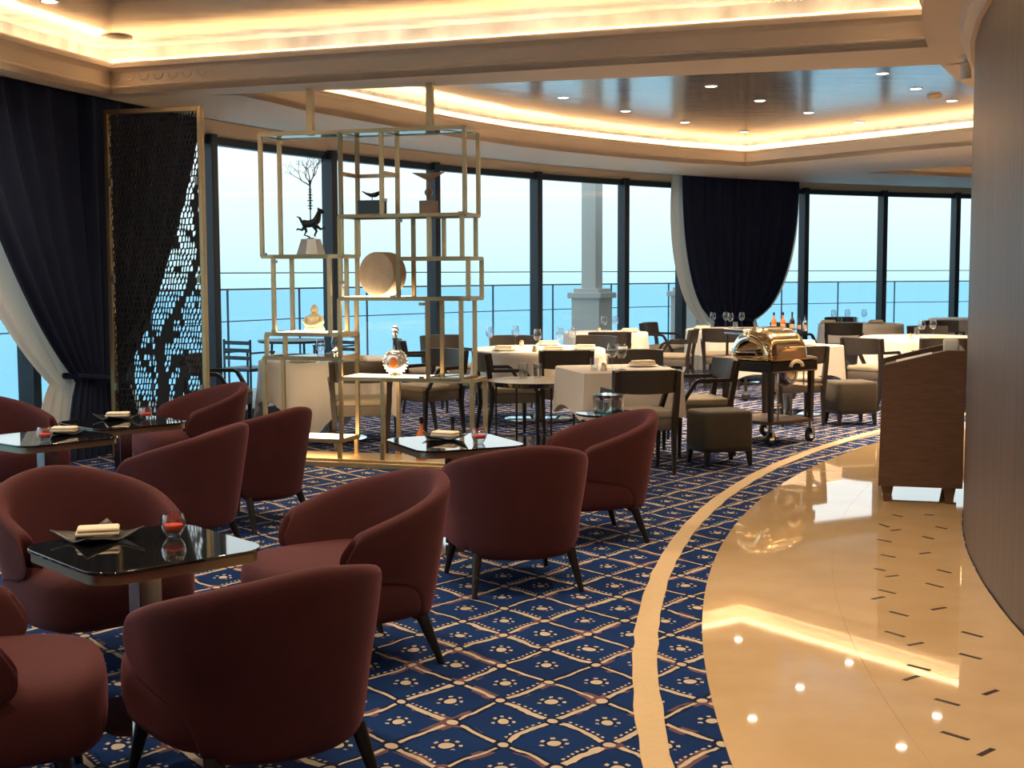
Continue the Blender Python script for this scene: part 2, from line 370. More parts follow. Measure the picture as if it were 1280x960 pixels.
# ================================================================== SETTING
FC, FR = Vector((15.5, 5.1)), 20.4            # facade circle
EC, ER = Vector((14.78, 3.63)), 14.10         # marble edge circle
BC, BR = Vector((15.157, 3.655)), 14.707      # cream carpet band circle
DC, DR = Vector((15.72, 3.60)), 13.685        # drum wall circle
def circ(c, r, a): return Vector((c.x + r * math.cos(a), c.y + r * math.sin(a)))
def hit(u, c, r):                              # heading of pixel column u met with a circle of the plan (far side)
    d = ray(u, HZ); d = Vector((d.x, d.y)).normalized(); o = -c
    b_ = o.dot(d); q = b_ * b_ - (o.dot(o) - r * r); t = -b_ + math.sqrt(max(q, 0)); return d * t
def fang(u, r=FR):
    p = hit(u, FC, r) - FC; a = math.atan2(p.y, p.x); return a if a > 0 else a + 2 * math.pi
def struct(o, label, cat): return tag(o, label, cat, kind='structure')

# --- carpet floor (everything inside the facade), laid at z = 0
A_BACK = math.pi + math.asin((5.1 + 4.5) / FR)       # facade angle at y = -4.5
A_END = R(90)
def farc(r, n=60, a0=A_BACK, a1=A_END): return [circ(FC, r, a0 + (a1 - a0) * k / n) for k in range(n + 1)]
outer = farc(FR + 0.12) + [Vector((17.0, 25.5)), Vector((17.0, -4.5))]
def flat_fill(polys, z, name, m, thick=0.0):
    cu = bpy.data.curves.new(name, 'CURVE'); cu.dimensions = '2D'; cu.fill_mode = 'BOTH' if thick == 0 else 'BOTH'; cu.extrude = thick / 2
    for poly in polys:
        s = cu.splines.new('POLY'); s.points.add(len(poly) - 1); s.use_cyclic_u = True
        for i, p in enumerate(poly): s.points[i].co = (p[0], p[1], 0, 1)
    tmp = bpy.data.objects.new(name, cu); COL.objects.link(tmp)
    dg = bpy.context.evaluated_depsgraph_get(); me = bpy.data.meshes.new_from_object(tmp.evaluated_get(dg))
    bpy.data.objects.remove(tmp); bpy.data.curves.remove(cu)
    me.materials.clear(); me.materials.append(m)
    o = bpy.data.objects.new(name, me); COL.objects.link(o); o.location.z = z
    return o
fl = flat_fill([outer], -0.06, 'floor', MATS['carpet'], 0.12)
struct(fl, 'blue carpet with a cream lattice and paw-like rosettes', 'carpet')

# --- marble walkway: curved slabs between the carpet edge and the drum
def eang(y): return math.pi - math.asin((y - EC.y) / ER)
def walk(k, a):                                 # k 0..1 across from carpet edge to drum
    p = circ(EC, ER, a); q = circ(DC, DR + 0.004, math.pi - math.asin(max(-1, min(1, (p.y - DC.y) / DR)))); return p.lerp(q, k)
mar = bpy.data.objects.new('floor_marble', None); COL.objects.link(mar)
struct(mar, 'polished honey marble walkway curving beside the carpet', 'marble floor')
cuts = [0.0, 0.46, 1.0]
a_st = [eang(-4.4) + (eang(17.0) - eang(-4.4)) * k / 16 for k in range(17)]
for i in range(16):
    for j in range(2):
        g = 0.0003; mb = MB(); n = 7; a0, a1 = a_st[i], a_st[i + 1]
        lo = [walk(cuts[j] + (g if j else 0), a0 + (a1 - a0) * (k / (n - 1) * 0.9996 + 0.0002)) for k in range(n)]
        hi = [walk(cuts[j + 1] - g, a0 + (a1 - a0) * (k / (n - 1) * 0.9996 + 0.0002)) for k in range(n)]
        mb.prism([tuple(p) for p in lo + hi[::-1]], 0.0, 0.010)
        mb.build('marble_slab', MATS['marble'], mar, smooth=0)
def inlay(x1, y1, x2, y2):
    p, q = P(x1, y1, 0.010), P(x2, y2, 0.010); mb = MB(); c = (p + q) / 2; d = q - p
    mb.box((0, 0, 0.0), (max(d.length, 0.05), 0.020, 0.0012)); o = mb.build('inlay_strip', MATS['inlay'], mar, smooth=0, loc=(c.x, c.y, 0.0105)); o.rotation_euler.z = math.atan2(d.y, d.x)
for a, b_, c, d in ((668, 125, 740, 142), (640, 165, 692, 155), (715, 217, 792, 237), (695, 300, 778, 324), (790, 360, 855, 348), (868, 98, 940, 116), (890, 210, 952, 200), (1018, 302, 1105, 325), (1008, 394, 1100, 418), (790, 441, 885, 465), (775, 507, 835, 488), (905, 585, 1008, 613), (1110, 568, 1168, 548), (932, 723, 1048, 758), (1090, 824, 1150, 795)):
    inlay(900 + a / 3.368, 700 + b_ / 3.368, 900 + c / 3.368, 700 + d / 3.368)
for a, b_, c, d in ((785, 10, 822, 18), (735, 45, 772, 57), (778, 70, 815, 66), (730, 103, 780, 113), (742, 160, 795, 170), (718, 212, 757, 221), (760, 243, 808, 238), (947, 55, 990, 64), (898, 92, 940, 102), (885, 157, 928, 152), (952, 216, 1005, 229), (905, 10, 940, 12)):
    inlay(854 + a / 3.0, 640 + b_ / 3.0, 854 + c / 3.0, 640 + d / 3.0)
# cream band in the carpet
mb = MB(); n = 150; top = []; rng = random.Random(3)
a0, a1 = math.pi - math.asin((-4.3 - BC.y) / BR), math.pi - math.asin((16.5 - BC.y) / BR)
ins = []; out = []
for k in range(n):
    a = a0 + (a1 - a0) * k / (n - 1)
    ins.append(circ(BC, BR - 0.05 + rng.uniform(-.006, .006), a)); out.append(circ(BC, BR + 0.05 + rng.uniform(-.006, .006), a))
mb.rings([[(*p, 0.0), (*q, 0.0), (*q, 0.005), (*p, 0.005)] for p, q in zip(ins, out)])
struct(mb.build('trim_1', MATS['carpet_cream'], smooth=0), 'cream curved border band woven into the blue carpet', 'carpet border')

# --- drum wall on the right
mb = MB(); n = 120
mb.rings([[(*circ(DC, DR, 2 * math.pi * k / n), 0.0) for k in range(n)], [(*circ(DC, DR, 2 * math.pi * k / n), 3.0) for k in range(n)]], False, False)
dw = mb.build('wall_right', MATS['drum_veneer'], smooth=60); struct(dw, 'curved dark wood veneer wall at the right', 'wall')
mb = MB()
mb.rings([[(*circ(DC, DR + r, 2 * math.pi * k / n), z) for k in range(n)] for r, z in ((0.0, 2.88), (0.03, 2.88), (0.035, 2.92), (0.07, 2.94), (0.09, 2.99), (0.09, 3.0), (0.0, 3.0))], False, False)
struct(mb.build('trim_2', MATS['plaster'], smooth=30), 'cream crown moulding along the top of the curved dark wall', 'moulding')

# --- back wall and far right wall close the room
mb = MB(); mb.box((5, -4.6, 1.55), (26, 0.2, 3.5)); struct(mb.build('wall_back', MATS['plaster'], smooth=0), 'cream wall behind the camera', 'wall')
mb = MB(); mb.box((17.1, 20, 1.6), (0.2, 12, 3.4)); struct(mb.build('wall_far_right', MATS['plaster'], smooth=0), 'cream wall closing the far right end', 'wall')

# --- ceiling: flat soffit with coffers, raised cove trays
def offset(poly, d):
    n = len(poly); out = []
    for i in range(n):
        a, b_, c = Vector(poly[i - 1]), Vector(poly[i]), Vector(poly[(i + 1) % n])
        e1 = (b_ - a).normalized(); e2 = (c - b_).normalized(); n1 = Vector((e1.y, -e1.x)); n2 = Vector((e2.y, -e2.x))
        m = (n1 + n2); m = m / max(m.length_squared, 1.3) * 2; out.append(b_ + m * d * 1.0)
    return out
def ccw(poly):
    s = sum(poly[i - 1][0] * poly[i][1] - poly[i][0] * poly[i - 1][1] for i in range(len(poly))); return poly if s > 0 else poly[::-1]
Z0, ZL, ZC, ZF = 3.0, 3.25, 3.39, 3.33
bn0, bn1 = Vector((-3.32, 10.92)), Vector((2.80, 8.80))        # near edge of the beam
bf0, bf1 = P(262, 119, Z0).xy, P(1196, 80, Z0).xy               # far edge of the beam
def dr_arc(r, y0, y1, n=24):
    return [circ(DC, DR + r, math.pi - math.asin((y0 + (y1 - y0) * k / n - DC.y) / (DR + r))) for k in range(n + 1)]
R_NEAR = 19.62
a_l = math.atan2(bn0.y - FC.y, bn0.x - FC.x)
near = [circ(FC, R_NEAR, a_l + (math.pi + 0.36 - a_l) * k / 24) for k in range(25)] + dr_arc(0.30, -1.9, 8.75)
near = ccw([Vector(p) for p in near])
far_arc = [P(u, v, Z0).xy for u, v in ((300, 119), (335, 127), (380, 138), (430, 147), (480, 156), (530, 165), (585, 174), (640, 182), (700, 189), (760, 195), (850, 203), (932, 208))]
far = ccw(far_arc + [P(1222, 181, Z0).xy, Vector((6.0, 13.7))] + dr_arc(0.30, 12.6, 9.5, 8) + [Vector(bf1), Vector(bf0)])
third = ccw([P(1082, 216, Z0).xy, P(1222, 222, Z0).xy, Vector((9.5, 21.6)), Vector((11.5, 19.0)), P(1222, 206, Z0).xy])
soff = flat_fill([farc(FR + 0.5) + [Vector((17.2, 25.9)), Vector((17.2, -4.7))]], 3.16, 'ceiling', MATS['plaster'], 0.02)
bpy.data.objects.remove(soff)
inner_ring = [circ(FC, 19.86, A_BACK + (A_END - A_BACK) * k / 80) for k in range(81)] + [Vector((17.1, 25.0)), Vector((17.1, -4.5))]
soff = flat_fill([inner_ring, near, far, third], Z0 + 0.03, 'ceiling', MATS['plaster'], 0.06)
struct(soff, 'cream ceiling soffit with three lit recesses', 'ceiling')
# raised strip over the windows
mb = MB(); rs = []
for k in range(81):
    a = A_BACK + (A_END - A_BACK) * k / 80
    rs.append([(*circ(FC, 19.84, a), 3.14), (*circ(FC, FR + .3, a), 3.14), (*circ(FC, FR + .3, a), 3.2), (*circ(FC, 19.84, a), 3.2)])
mb.rings(rs); mb.build('curtain_recess', MATS['plaster'], soff, smooth=0)
mb = MB(); mb.rings([[(*circ(FC, 19.86, A_BACK + (A_END - A_BACK) * k / 80), 3.0), (*circ(FC, 19.86, A_BACK + (A_END - A_BACK) * k / 80), 3.15), (*circ(FC, 19.82, A_BACK + (A_END - A_BACK) * k / 80), 3.15), (*circ(FC, 19.82, A_BACK + (A_END - A_BACK) * k / 80), 3.0)] for k in range(81)])
mb.build('recess_edge', MATS['plaster'], soff, smooth=0)

PROF = [(0.0, 3.0), (0.0, 3.05), (0.012, 3.055), (0.012, 3.066), (0.03, 3.072), (0.03, 3.175), (0.018, 3.185), (0.0, 3.195), (-0.03, 3.205), (-0.03, 3.235), (-0.02, 3.25), (0.02, 3.25), (0.03, 3.215), (0.165, 3.21), (0.17, 3.30)]
PROF2 = [(0.0, 3.0), (0.0, 3.17), (-0.012, 3.18), (-0.012, 3.21), (0.02, 3.21), (0.03, 3.19), (0.165, 3.185), (0.17, 3.30)]
def coffer(poly, prof, led, label, zc, lab_led):
    mb = MB(); n = len(poly)
    loops = [[(*p, z) for p in offset(poly, d)] for d, z in prof]
    mb.rings(loops, False, False); mo = mb.build('cove_moulding', MATS['plaster'], soff, smooth=30)
    mb = MB(); mb.rings([[(*p, 3.26) for p in offset(poly, .17)], [(*p, zc) for p in offset(poly, .17)]], False, False)
    mb.build('cove_back', MATS['silver_leaf'], soff, smooth=30)
    cap = flat_fill([offset(poly, .175)], zc + .02, 'tray_ceiling', MATS['silver_leaf'], 0.04); cap.parent = soff; cap.location.z = zc + .02 - soff.location.z
    mb = MB(); a = offset(poly, .075); b_ = offset(poly, .125); zz = prof[-2][1] + .003
    for i in range(n):
        j = (i + 1) % n
        mb.add([(*a[i], zz), (*a[j], zz), (*b_[j], zz), (*b_[i], zz)], [(0, 1, 2, 3)])
    o = mb.build('cove_light', MATS[led], smooth=0); tag(o, lab_led, 'cove light')
    return mo
coffer(near, PROF, 'cove_led_near', '', ZC, 'warm cove light hidden in the nearest ceiling recess')
coffer(far, PROF2, 'cove_led_far', '', ZF, 'warm cove light hidden in the recess over the dining tables')
coffer(third, PROF2, 'cove_led_far', '', ZF, 'warm cove light in the small recess far right by the dark wall')
for o in list(soff.children):
    if o.name.startswith(('cove_moulding', 'cove_back', 'curtain_recess', 'recess_edge')): o.location.z = -soff.location.z
# carved scallops along the beam frieze
dv = (bn1 - bn0); ln = dv.length; dv.normalize(); nv = Vector((-dv.y, dv.x))
mb = MB(); pr = []
for k in range(9):
    q = math.pi + math.pi * k / 8; pr.append((0.055 * math.cos(q), 0.055 * math.sin(q)))
vs = [(x, -0.004, z) for x, z in pr] + [(x * .8, -0.014, z * .8 - .002) for x, z in pr] + [(x * .62, -0.006, z * .62) for x, z in pr]
fs = [(r * 9 + k, r * 9 + k + 1, (r + 1) * 9 + k + 1, (r + 1) * 9 + k) for r in range(2) for k in range(8)]
mb.add(vs, fs); sm = mb.mesh('scallop', MATS['plaster'], 60)
nsc = int(ln / 0.135)
for k in range(nsc):
    p = bn0 + dv * (0.10 + k * 0.135) + nv * 0.032
    o = bpy.data.objects.new('scallop', sm); COL.objects.link(o); o.parent = soff; o.location = (p.x, p.y, 3.155 - soff.location.z); o.rotation_euler.z = math.atan2(dv.y, dv.x)

# --- glazed facade
HEAD, SILL = 2.85, 0.10
mull_px = [-650, -330, -120, 30, 150, 262, 412, 541, 669, 778, 850, 1003, 1101, 1192, 1275, 1345, 1405]
angs = [math.pi + .12, math.pi + .04] + [fang(u) for u in mull_px[2:]] + [R(100), R(94)]
wi = 0
for i in range(len(angs) - 1):
    a0, a1 = angs[i], angs[i + 1]; wi += 1
    root = bpy.data.objects.new('window_%d' % wi, None); COL.objects.link(root)
    c0 = circ(FC, FR, a0); root.location = (c0.x, c0.y, 0)
    struct(root, 'tall dark-framed window pane wall, bay %s from the left' % wi, 'window')
    def rel(p, z): return (p.x - c0.x, p.y - c0.y, z)
    t = Vector((-math.sin(a0), math.cos(a0))); rr = Vector((math.cos(a0), math.sin(a0)))
    mb = MB()
    q = [c0 + rr * x + t * y for x, y in ((-.10, -.05), (.06, -.05), (.06, .05), (-.10, .05))]
    mb.prism([(p.x - c0.x, p.y - c0.y) for p in q], 0, 2.95); mb.build('mullion', MATS['mullion'], root, smooth=0, bevel=.006)
    n = max(2, int(abs(a1 - a0) * FR / .4))
    def strip(r0, r1, z0, z1, name, m):
        mb = MB(); rs = []
        for k in range(n + 1):
            a = a0 + (a1 - a0) * k / n
            rs.append([rel(circ(FC, r0, a), z0), rel(circ(FC, r1, a), z0), rel(circ(FC, r1, a), z1), rel(circ(FC, r0, a), z1)])
        mb.rings(rs); return mb.build(name, m, root, smooth=0)
    strip(FR - .05, FR + .05, HEAD, HEAD + .08, 'head_frame', MATS['mullion'])
    strip(FR - .05, FR + .05, 0, SILL, 'sill_frame', MATS['mullion'])
    strip(FR - .02, FR + .10, HEAD + .08, 3.16, 'fascia', MATS['plaster'])
    strip(FR - .006, FR + .006, SILL, HEAD, 'pane', MATS['window_glass'])

# solid wall on the left behind the camera's view
mb = MB(); mb.rings([[(*circ(FC, r_, A_BACK + (angs[0] - A_BACK) * k / 20), z) for r_, z in ((FR - .1, 0), (FR + .1, 0), (FR + .1, 3.16), (FR - .1, 3.16))] for k in range(21)])
struct(mb.build('wall_left', MATS['plaster'], smooth=0), 'cream wall at the left beyond the picture edge', 'wall')

# --- terrace, balustrade, columns, sea
mb = MB(); n = 80; TR = FR + 2.55
mb.rings([[(*circ(FC, FR + .13, A_BACK + (A_END - A_BACK) * k / n), -.25), (*circ(FC, TR, A_BACK + (A_END - A_BACK) * k / n), -.25), (*circ(FC, TR, A_BACK + (A_END - A_BACK) * k / n), -.02), (*circ(FC, FR + .13, A_BACK + (A_END - A_BACK) * k / n), -.02)] for k in range(n + 1)])
struct(mb.build('terrace_floor', MATS['terrace'], smooth=0), 'grey terrace floor outside the windows', 'terrace')
bal = thing('glass_balustrade', 'blue-tinted glass balustrade with slim rails running along the terrace outside', 'balustrade', (0, 0, 0))
BRD = FR + 2.3; step = 1.35 / BRD
a = A_BACK; k = 0; aa = fang(691, BRD)
while aa < A_BACK: aa += step
first = aa; na = int((first - A_END) / step)
pm = None
for k in range(na):
    a0 = first - k * step; a1 = a0 - step; m_ = (a0 + a1) / 2; c = circ(FC, BRD, m_); L_ = 2 * BRD * math.sin(step / 2)
    if pm is None:
        mb = MB(); mb.box((0, 0, .66), (L_ - .025, .016, 1.32)); pm = mb.mesh('glass_panel', MATS['rail_glass'], 0)
        mb = MB(); mb.box((0, 0, .5), (.010, .03, 1.0)); qm = mb.mesh('rail_post', MATS['mullion'], 0)
    o = bpy.data.objects.new('glass_panel', pm); COL.objects.link(o); o.parent = bal; o.location = (c.x, c.y, 0); o.rotation_euler.z = m_ + math.pi / 2
    c = circ(FC, BRD, a0); o = bpy.data.objects.new('rail_post', qm); COL.objects.link(o); o.parent = bal; o.location = (c.x, c.y, 0); o.rotation_euler.z = a0 + math.pi / 2; o.scale.z = 1.33
for z, r in ((1.335, .013), (1.55, .009), (0.92, .008)):
    mb = MB(); mb.tube([(*circ(FC, BRD - (.03 if z < 1 else 0), A_BACK + (A_END - A_BACK) * k / 90), z) for k in range(91)], r, 6); mb.build('hand_rail', MATS['mullion'], bal)
k = 0
for u, lab in ((740, 'pale square terrace column on a stepped pedestal seen through the middle windows'), (863, 'pale square terrace column partly hidden behind the sheer of the right curtain')):
    p = hit(u, FC, FR + 1.25); a = math.atan2(p.y - FC.y, p.x - FC.x)
    t = thing('terrace_column', lab, 'column', (p.x, p.y, -.02), a + R(20))
    mb = MB(); mb.box((0, 0, .58), (.50, .50, 1.16)); mb.build('pedestal', MATS['column_paint'], t, smooth=0, bevel=.01)
    mb = MB(); mb.box((0, 0, 1.19), (.60, .60, .09)); mb.box((0, 0, 1.265), (.45, .45, .07)); mb.build('pedestal_cap', MATS['column_paint'], t, smooth=0, bevel=.008)
    mb = MB(); mb.box((0, 0, 2.75), (.26, .26, 2.95)); mb.build('shaft', MATS['column_paint'], t, smooth=0, bevel=.01)
mb = MB(); mb.add([(-9000, -2000, -60), (9000, -2000, -60), (9000, 14000, -60), (-9000, 14000, -60)], [(0, 1, 2, 3)])
struct(mb.build('sea', MATS['sea'], smooth=0), 'hazy blue sea beyond the terrace', 'sea')

# --- curtains
def curtain(label, px_top, px_waist, zw, rad, lin_l, lin_r, npl, amp, tail_px, pw):
    aL, aR = fang(px_top[0], rad), fang(px_top[1], rad); wL, wR = fang(px_waist[0], rad), fang(px_waist[1], rad)
    tL, tR = fang(tail_px[0], rad), fang(tail_px[1], rad)
    c = circ(FC, rad, (wL + wR) / 2); t = thing('tied_curtain', label, 'curtain', (c.x, c.y, 0))
    TOP = 3.13
    def edge(z, aT, aW, aB):
        if z >= zw:
            q = (TOP - z) / (TOP - zw); return aW + (aT - aW) * max(0, 1 - q ** pw[0]) ** pw[1]
        return aW + (aB - aW) * ((zw - z) / zw) ** .6
    def sheet(name, m, eL, eR, r, npl, amp):
        nu, nv = npl * 8 + 1, 30; mb = MB()
        def fn(i, j):
            s = i / (nu - 1); z = TOP * (1 - j / (nv - 1)) ** 1.0
            l, rr = eL(z), eR(z); a = l + (rr - l) * s
            wd = abs(rr - l) * rad; k = min(1.0, .35 + wd / 2.2)
            ph = s * npl * 2 * math.pi
            d = amp * k * math.sin(ph + .6 * math.sin(ph * .37)); p = circ(FC, r + d, a); return (p.x - c.x, p.y - c.y, z)
        mb.grid(fn, nu, nv); return mb.build(name, m, t, smooth=180)
    sheet('drape', MATS['navy_cloth'], lambda z: edge(z, aL, wL, tL), lambda z: edge(z, aR, wR, tR), rad - .06, npl, amp)
    def bul(z): return math.sin(math.pi * max(0, min(1, (TOP - z) / (TOP - zw)))) ** 1.0
    def edge2(z, aT, aW, aB, ex):
        base = edge(z, aT + (aT - (aL + aR) / 2) * .06, aW + (aW - (wL + wR) / 2) * .5, aB + (aB - (tL + tR) / 2) * .5); sg = 1 if aT > (aL + aR) / 2 else -1
        return base + sg * ex / rad * (.25 + .75 * bul(z)) * (1 if z > zw else .6)
    ln = sheet('sheer_lining', MATS['sheer'], lambda z: edge2(z, aL, wL, tL, lin_l), lambda z: edge2(z, aR, wR, tR, lin_r), rad + .06, npl, amp * .6)
    mb = MB(); pts = []
    for k in range(25):
        q = 2 * math.pi * k / 24; a = (wL + wR) / 2 + (wL - wR) / 2 * 1.25 * math.cos(q); p = circ(FC, rad - .0 + .12 * math.sin(q), a); pts.append((p.x - c.x, p.y - c.y, zw + .05 * math.cos(q)))
    mb.tube(pts, .018, 6, flat=1.5); mb.build('tieback', MATS['navy_cloth'], t)
    return t
curtain('navy drape gathered at the waist behind the fretwork screen on the left', (-70, 250), (86, 142), .66, 20.02, .22, .06, 11, .045, (70, 165), (1.3, .85))
curtain('navy drape hanging between the far windows, gathered above the dining tables', (849, 995), (893, 936), .80, 20.0, .10, .06, 12, .045, (885, 945), (2.2, .5))

# --- ceiling fittings
def mk_down(watt=DOWN_W):
    t = bpy.data.objects.new('downlight', None); COL.objects.link(t)
    mb = MB(); mb.lathe([(.050, 0), (.062, -.004), (.062, .012), (.048, .012)], 20); mb.build('trim_ring', MATS['paper'], t)
    mb = MB(); mb.lathe([(0.0, -.001), (.049, -.001), (.049, .006), (0, .006)], 20); mb.build('lens', MATS['lamp_lens'], t)
    ld = bpy.data.lights.new('lamp', 'SPOT'); ld.energy = watt; ld.color = LAMP_COL; ld.spot_size = R(140); ld.spot_blend = 1.0; ld.shadow_soft_size = .05
    lo = bpy.data.objects.new('lamp', ld); COL.objects.link(lo); lo.parent = t; lo.location.z = -.02
    return t
dpx = sorted([(542, 134), (635, 151), (704, 122), (782, 139), (856, 153), (889, 108), (950, 126), (930, 165), (721, 165), (804, 176), (885, 185), (1103, 92), (1145, 111), (1190, 126), (1011, 141), (1074, 153), (1138, 163), (1002, 175)])
ORD = 'first second third fourth fifth sixth seventh eighth ninth tenth eleventh twelfth thirteenth fourteenth fifteenth sixteenth seventeenth eighteenth'.split()
for i, (u, v) in enumerate(dpx):
    p = P(u, v, ZF - .003)
    place('down', mk_down, 'recessed downlight in the silver dining ceiling, %s from the left' % ORD[i], 'downlight', p, 0, 'downlights over the dining tables')
nd = [P(62, 2, ZC - .003)]
for y in (7.6, 5.2, 2.8):  # unseen downlights added to brighten the lounge and the marble
    for x in (-2.5, -.8, .9, 2.0):
        nd.append(Vector((x, y - x * .3, ZC - .003)))
for i, p in enumerate(nd):
    place('down_lounge', lambda: mk_down(LOUNGE_W), 'round recessed downlight at the very top left corner' if i == 0 else 'unseen downlight added to light the lounge and walkway', 'downlight', p, 0, None if i == 0 else 'unseen added downlights over the lounge')
for u, v, z, lab, r in ((146, 46, ZC, 'flat round ceiling speaker near the left cove corner', .11), (932, 193, ZF, 'flat round ceiling speaker near the far cove corner', .11)):
    p = P(u, v, z); t = thing('ceiling_speaker', lab, 'speaker', (p.x, p.y, z - .012))
    mb = MB(); mb.lathe([(0, 0), (r, 0), (r, .012), (0, .012)], 28); mb.build('grille', MATS['champagne'], t)
    mb = MB(); mb.lathe([(r, -.002), (r + .012, .002), (r + .012, .012), (r, .012)], 28); mb.build('rim', MATS['plaster'], t)
p = P(680, 158, ZF); t = thing('smoke_detector', 'small dark smoke detector under the silver ceiling left of centre', 'detector', (p.x, p.y, ZF))
mb = MB(); mb.lathe([(0, -.06), (.035, -.058), (.05, -.03), (.06, 0)], 20); mb.build('body', MATS['chrome_dark'], t)
p = P(1168, 119, ZF); t = thing('sprinkler_rose', 'small brass round fitting under the silver ceiling at the right', 'sprinkler', (p.x, p.y, ZF))
mb = MB(); mb.lathe([(0, -.03), (.05, -.03), (.075, -.012), (.075, 0)], 20); mb.build('plate', MATS['brass'], t)
p = P(1207, 70, Z0); t = thing('spotlight', 'small white adjustable spotlight under the beam beside the dark wall', 'spotlight', (p.x, p.y, Z0), R(40))
mb = MB(); mb.lathe([(0, -.02), (.04, -.02), (.05, 0)], 16); mb.build('canopy', MATS['paper'], t)
mb = MB(); mb.tube([(0, 0, -.02), (0, 0, -.06)], .012, 8); mb.build('stem', MATS['paper'], t)
mb = MB(); mb.tube([(-.02, 0, -.05), (.0, 0, -.09), (.01, 0, -.15)], [.03, .036, .036], 12); mb.build('lamp_head', MATS['paper'], t)

# ================================================================== LOUNGE
# --- tub chairs
def mk_tub():
    t = bpy.data.objects.new('tub_chair', None); COL.objects.link(t)
    RR, LM = .362, .80
    TL = [0, .16, .33, .43, .52, .68, .86, 1.0]; LIM = [.38, .40, .46, .58, .74, .815, .82, .76]
    nS = 21
    def pos(l, tt, off):
        k = 1 - .17 * (1 - tt) ** 1.1; r = (RR - off) * 1.0
        al = abs(l); sg = 1 if l >= 0 else -1; arc = RR * math.pi / 2
        if al <= arc:
            q = al / RR; x = r * math.sin(q) * 1.02; y = -r * math.cos(q)
        else:
            x = r * 1.02 - (al - arc) * .10; y = al - arc
        q = al / LM; zt = .735 - .205 * q ** 1.5
        z = .175 + tt * (zt - .175)
        yb = y * (k if y < 0 else 1) - (.03 * tt if y < 0 else 0) * min(1, -y / .3 if y < 0 else 0)
        return Vector((sg * x * (k if y < 0.05 else k), yb, z))
    mb = MB(); TH = .075
    W = [(i / (nS - 1) * 2 - 1) for i in range(nS)]
    outer_ = [[pos(w_ * LIM[j], TL[j], 0) for w_ in W] for j in range(len(TL))]
    inner_ = [[pos(w_ * (LIM[j] - .004), TL[j], TH * (1.0 if j < 6 else (.95 if j == 6 else .85))) for w_ in W] for j in range(len(TL))]
    rs = []
    for i in range(nS):
        ring = [outer_[j][i] for j in range(len(TL))] + [(outer_[-1][i] + inner_[-1][i]) / 2 + Vector((0, 0, .012))] + [inner_[j][i] for j in range(len(TL) - 1, -1, -1)]
        rs.append(ring)
    mb.rings(rs); mb.build('shell', MATS['velvet'], t, smooth=180, subsurf=2)
    mb = MB(); rs = []
    for ins, z in ((.05, .195), (.015, .208), (0, .235), (-.004, .33), (.0, .385), (.018, .42), (.07, .437), (.16, .442)):
        ring = []
        for k in range(28):
            q = 2 * math.pi * k / 28; c, s = math.cos(q), math.sin(q); ex = .55
            x = .325 * math.copysign(abs(c) ** ex, c); y = .345 * math.copysign(abs(s) ** ex, s) + .085
            if y < -.06: x *= 1 - .28 * ((-.06 - y) / .22) ** 1.5
            f = 1 - ins / .32
            ring.append((x * f, (y - .05) * f + .05, z))
        rs.append(ring)
    mb.rings(rs); mb.build('seat', MATS['velvet'], t, smooth=180, subsurf=1)
    for sx, sy, ox, oy in ((1, 1, .035, .04), (-1, 1, .035, .04), (1, -1, .035, .07), (-1, -1, .035, .07)):
        x, y = sx * .235, (.30 if sy > 0 else -.17)
        mb = MB(); mb.tube([(x, y, .20), (x + sx * ox, y + sy * oy, 0)], [.026, .013], 10); mb.build('leg', MATS['dark_leg'], t)
    return t
G = 'burgundy velvet tub chairs'
tubs = [(-.76, 3.86, 128, 'burgundy tub chair seen from behind, nearest to the camera'),
        (-1.62, 3.72, 18, 'burgundy tub chair cut off by the bottom left corner of the picture'),
        (-1.72, 5.27, 312, 'burgundy tub chair facing us behind the nearest black table'),
        (-.63, 5.24, 212, 'burgundy tub chair with hollow side to us, right of the nearest black table'),
        (.01, 6.47, 106, 'burgundy tub chair seen from behind in front of the mirror-like table, centre'),
        (.47, 7.66, 196, 'burgundy tub chair in side view beside the carpet border, farthest right'),
        (-1.83, 7.18, 166, 'burgundy tub chair in back view left of centre, overlapping another chair'),
        (-1.62, 8.12, 152, 'burgundy tub chair half hidden behind another one, next to the lit shelf'),
        (-2.32, 9.62, 214, 'burgundy tub chair in front of the fretwork screen'),
        (-3.46, 8.85, 332, 'burgundy tub chair at the left edge by the curtain')]
for x, y, ph, lab in tubs: place('tub', mk_tub, lab, 'armchair', (x, y, 0), face(ph), G)

# --- lounge tables
LT = .60
def mk_ltable():
    t = bpy.data.objects.new('lounge_table', None); COL.objects.link(t)
    mb = MB(); pl = rrect(.64, .64, .11, 7)
    mb.rings([[(x, y, LT - .045) for x, y in rrect(.62, .62, .10, 7)], [(x, y, LT - .012) for x, y in rrect(.62, .62, .10, 7)]]); mb.build('top_frame', MATS['champagne'], t, smooth=30)
    mb = MB(); mb.rings([[(x, y, LT - .012) for x, y in pl], [(x, y, LT) for x, y in pl]]); mb.build('glass_top', MATS['black_glass'], t, smooth=30, bevel=.002)
    mb = MB(); mb.box((0, 0, .29), (.085, .085, .54)); mb.build('column', MATS['chrome_dark'], t, smooth=0, bevel=.004)
    mb = MB(); mb.rings([[(x, y, z) for x, y in rrect(.42, .42, .07, 6)] for z in (0, .014)]); mb.build('base_plate', MATS['steel'], t, smooth=30)
    return t
G = 'black glass lounge tables'
ltab = [(P(180, 683, LT), 42, 'black glass lounge table nearest to the camera, between four tub chairs', 'nearest'),
        (P(58, 546, LT), 50, 'black glass lounge table at the left edge, corner rounded towards the middle', 'left edge'),
        (P(153, 527, LT), 45, 'black glass lounge table in front of the fretwork screen', 'screen'),
        (P(568, 552, LT), 25, 'glass lounge table mirroring the pale windows, in front of the lit shelf', 'mirror-like')]
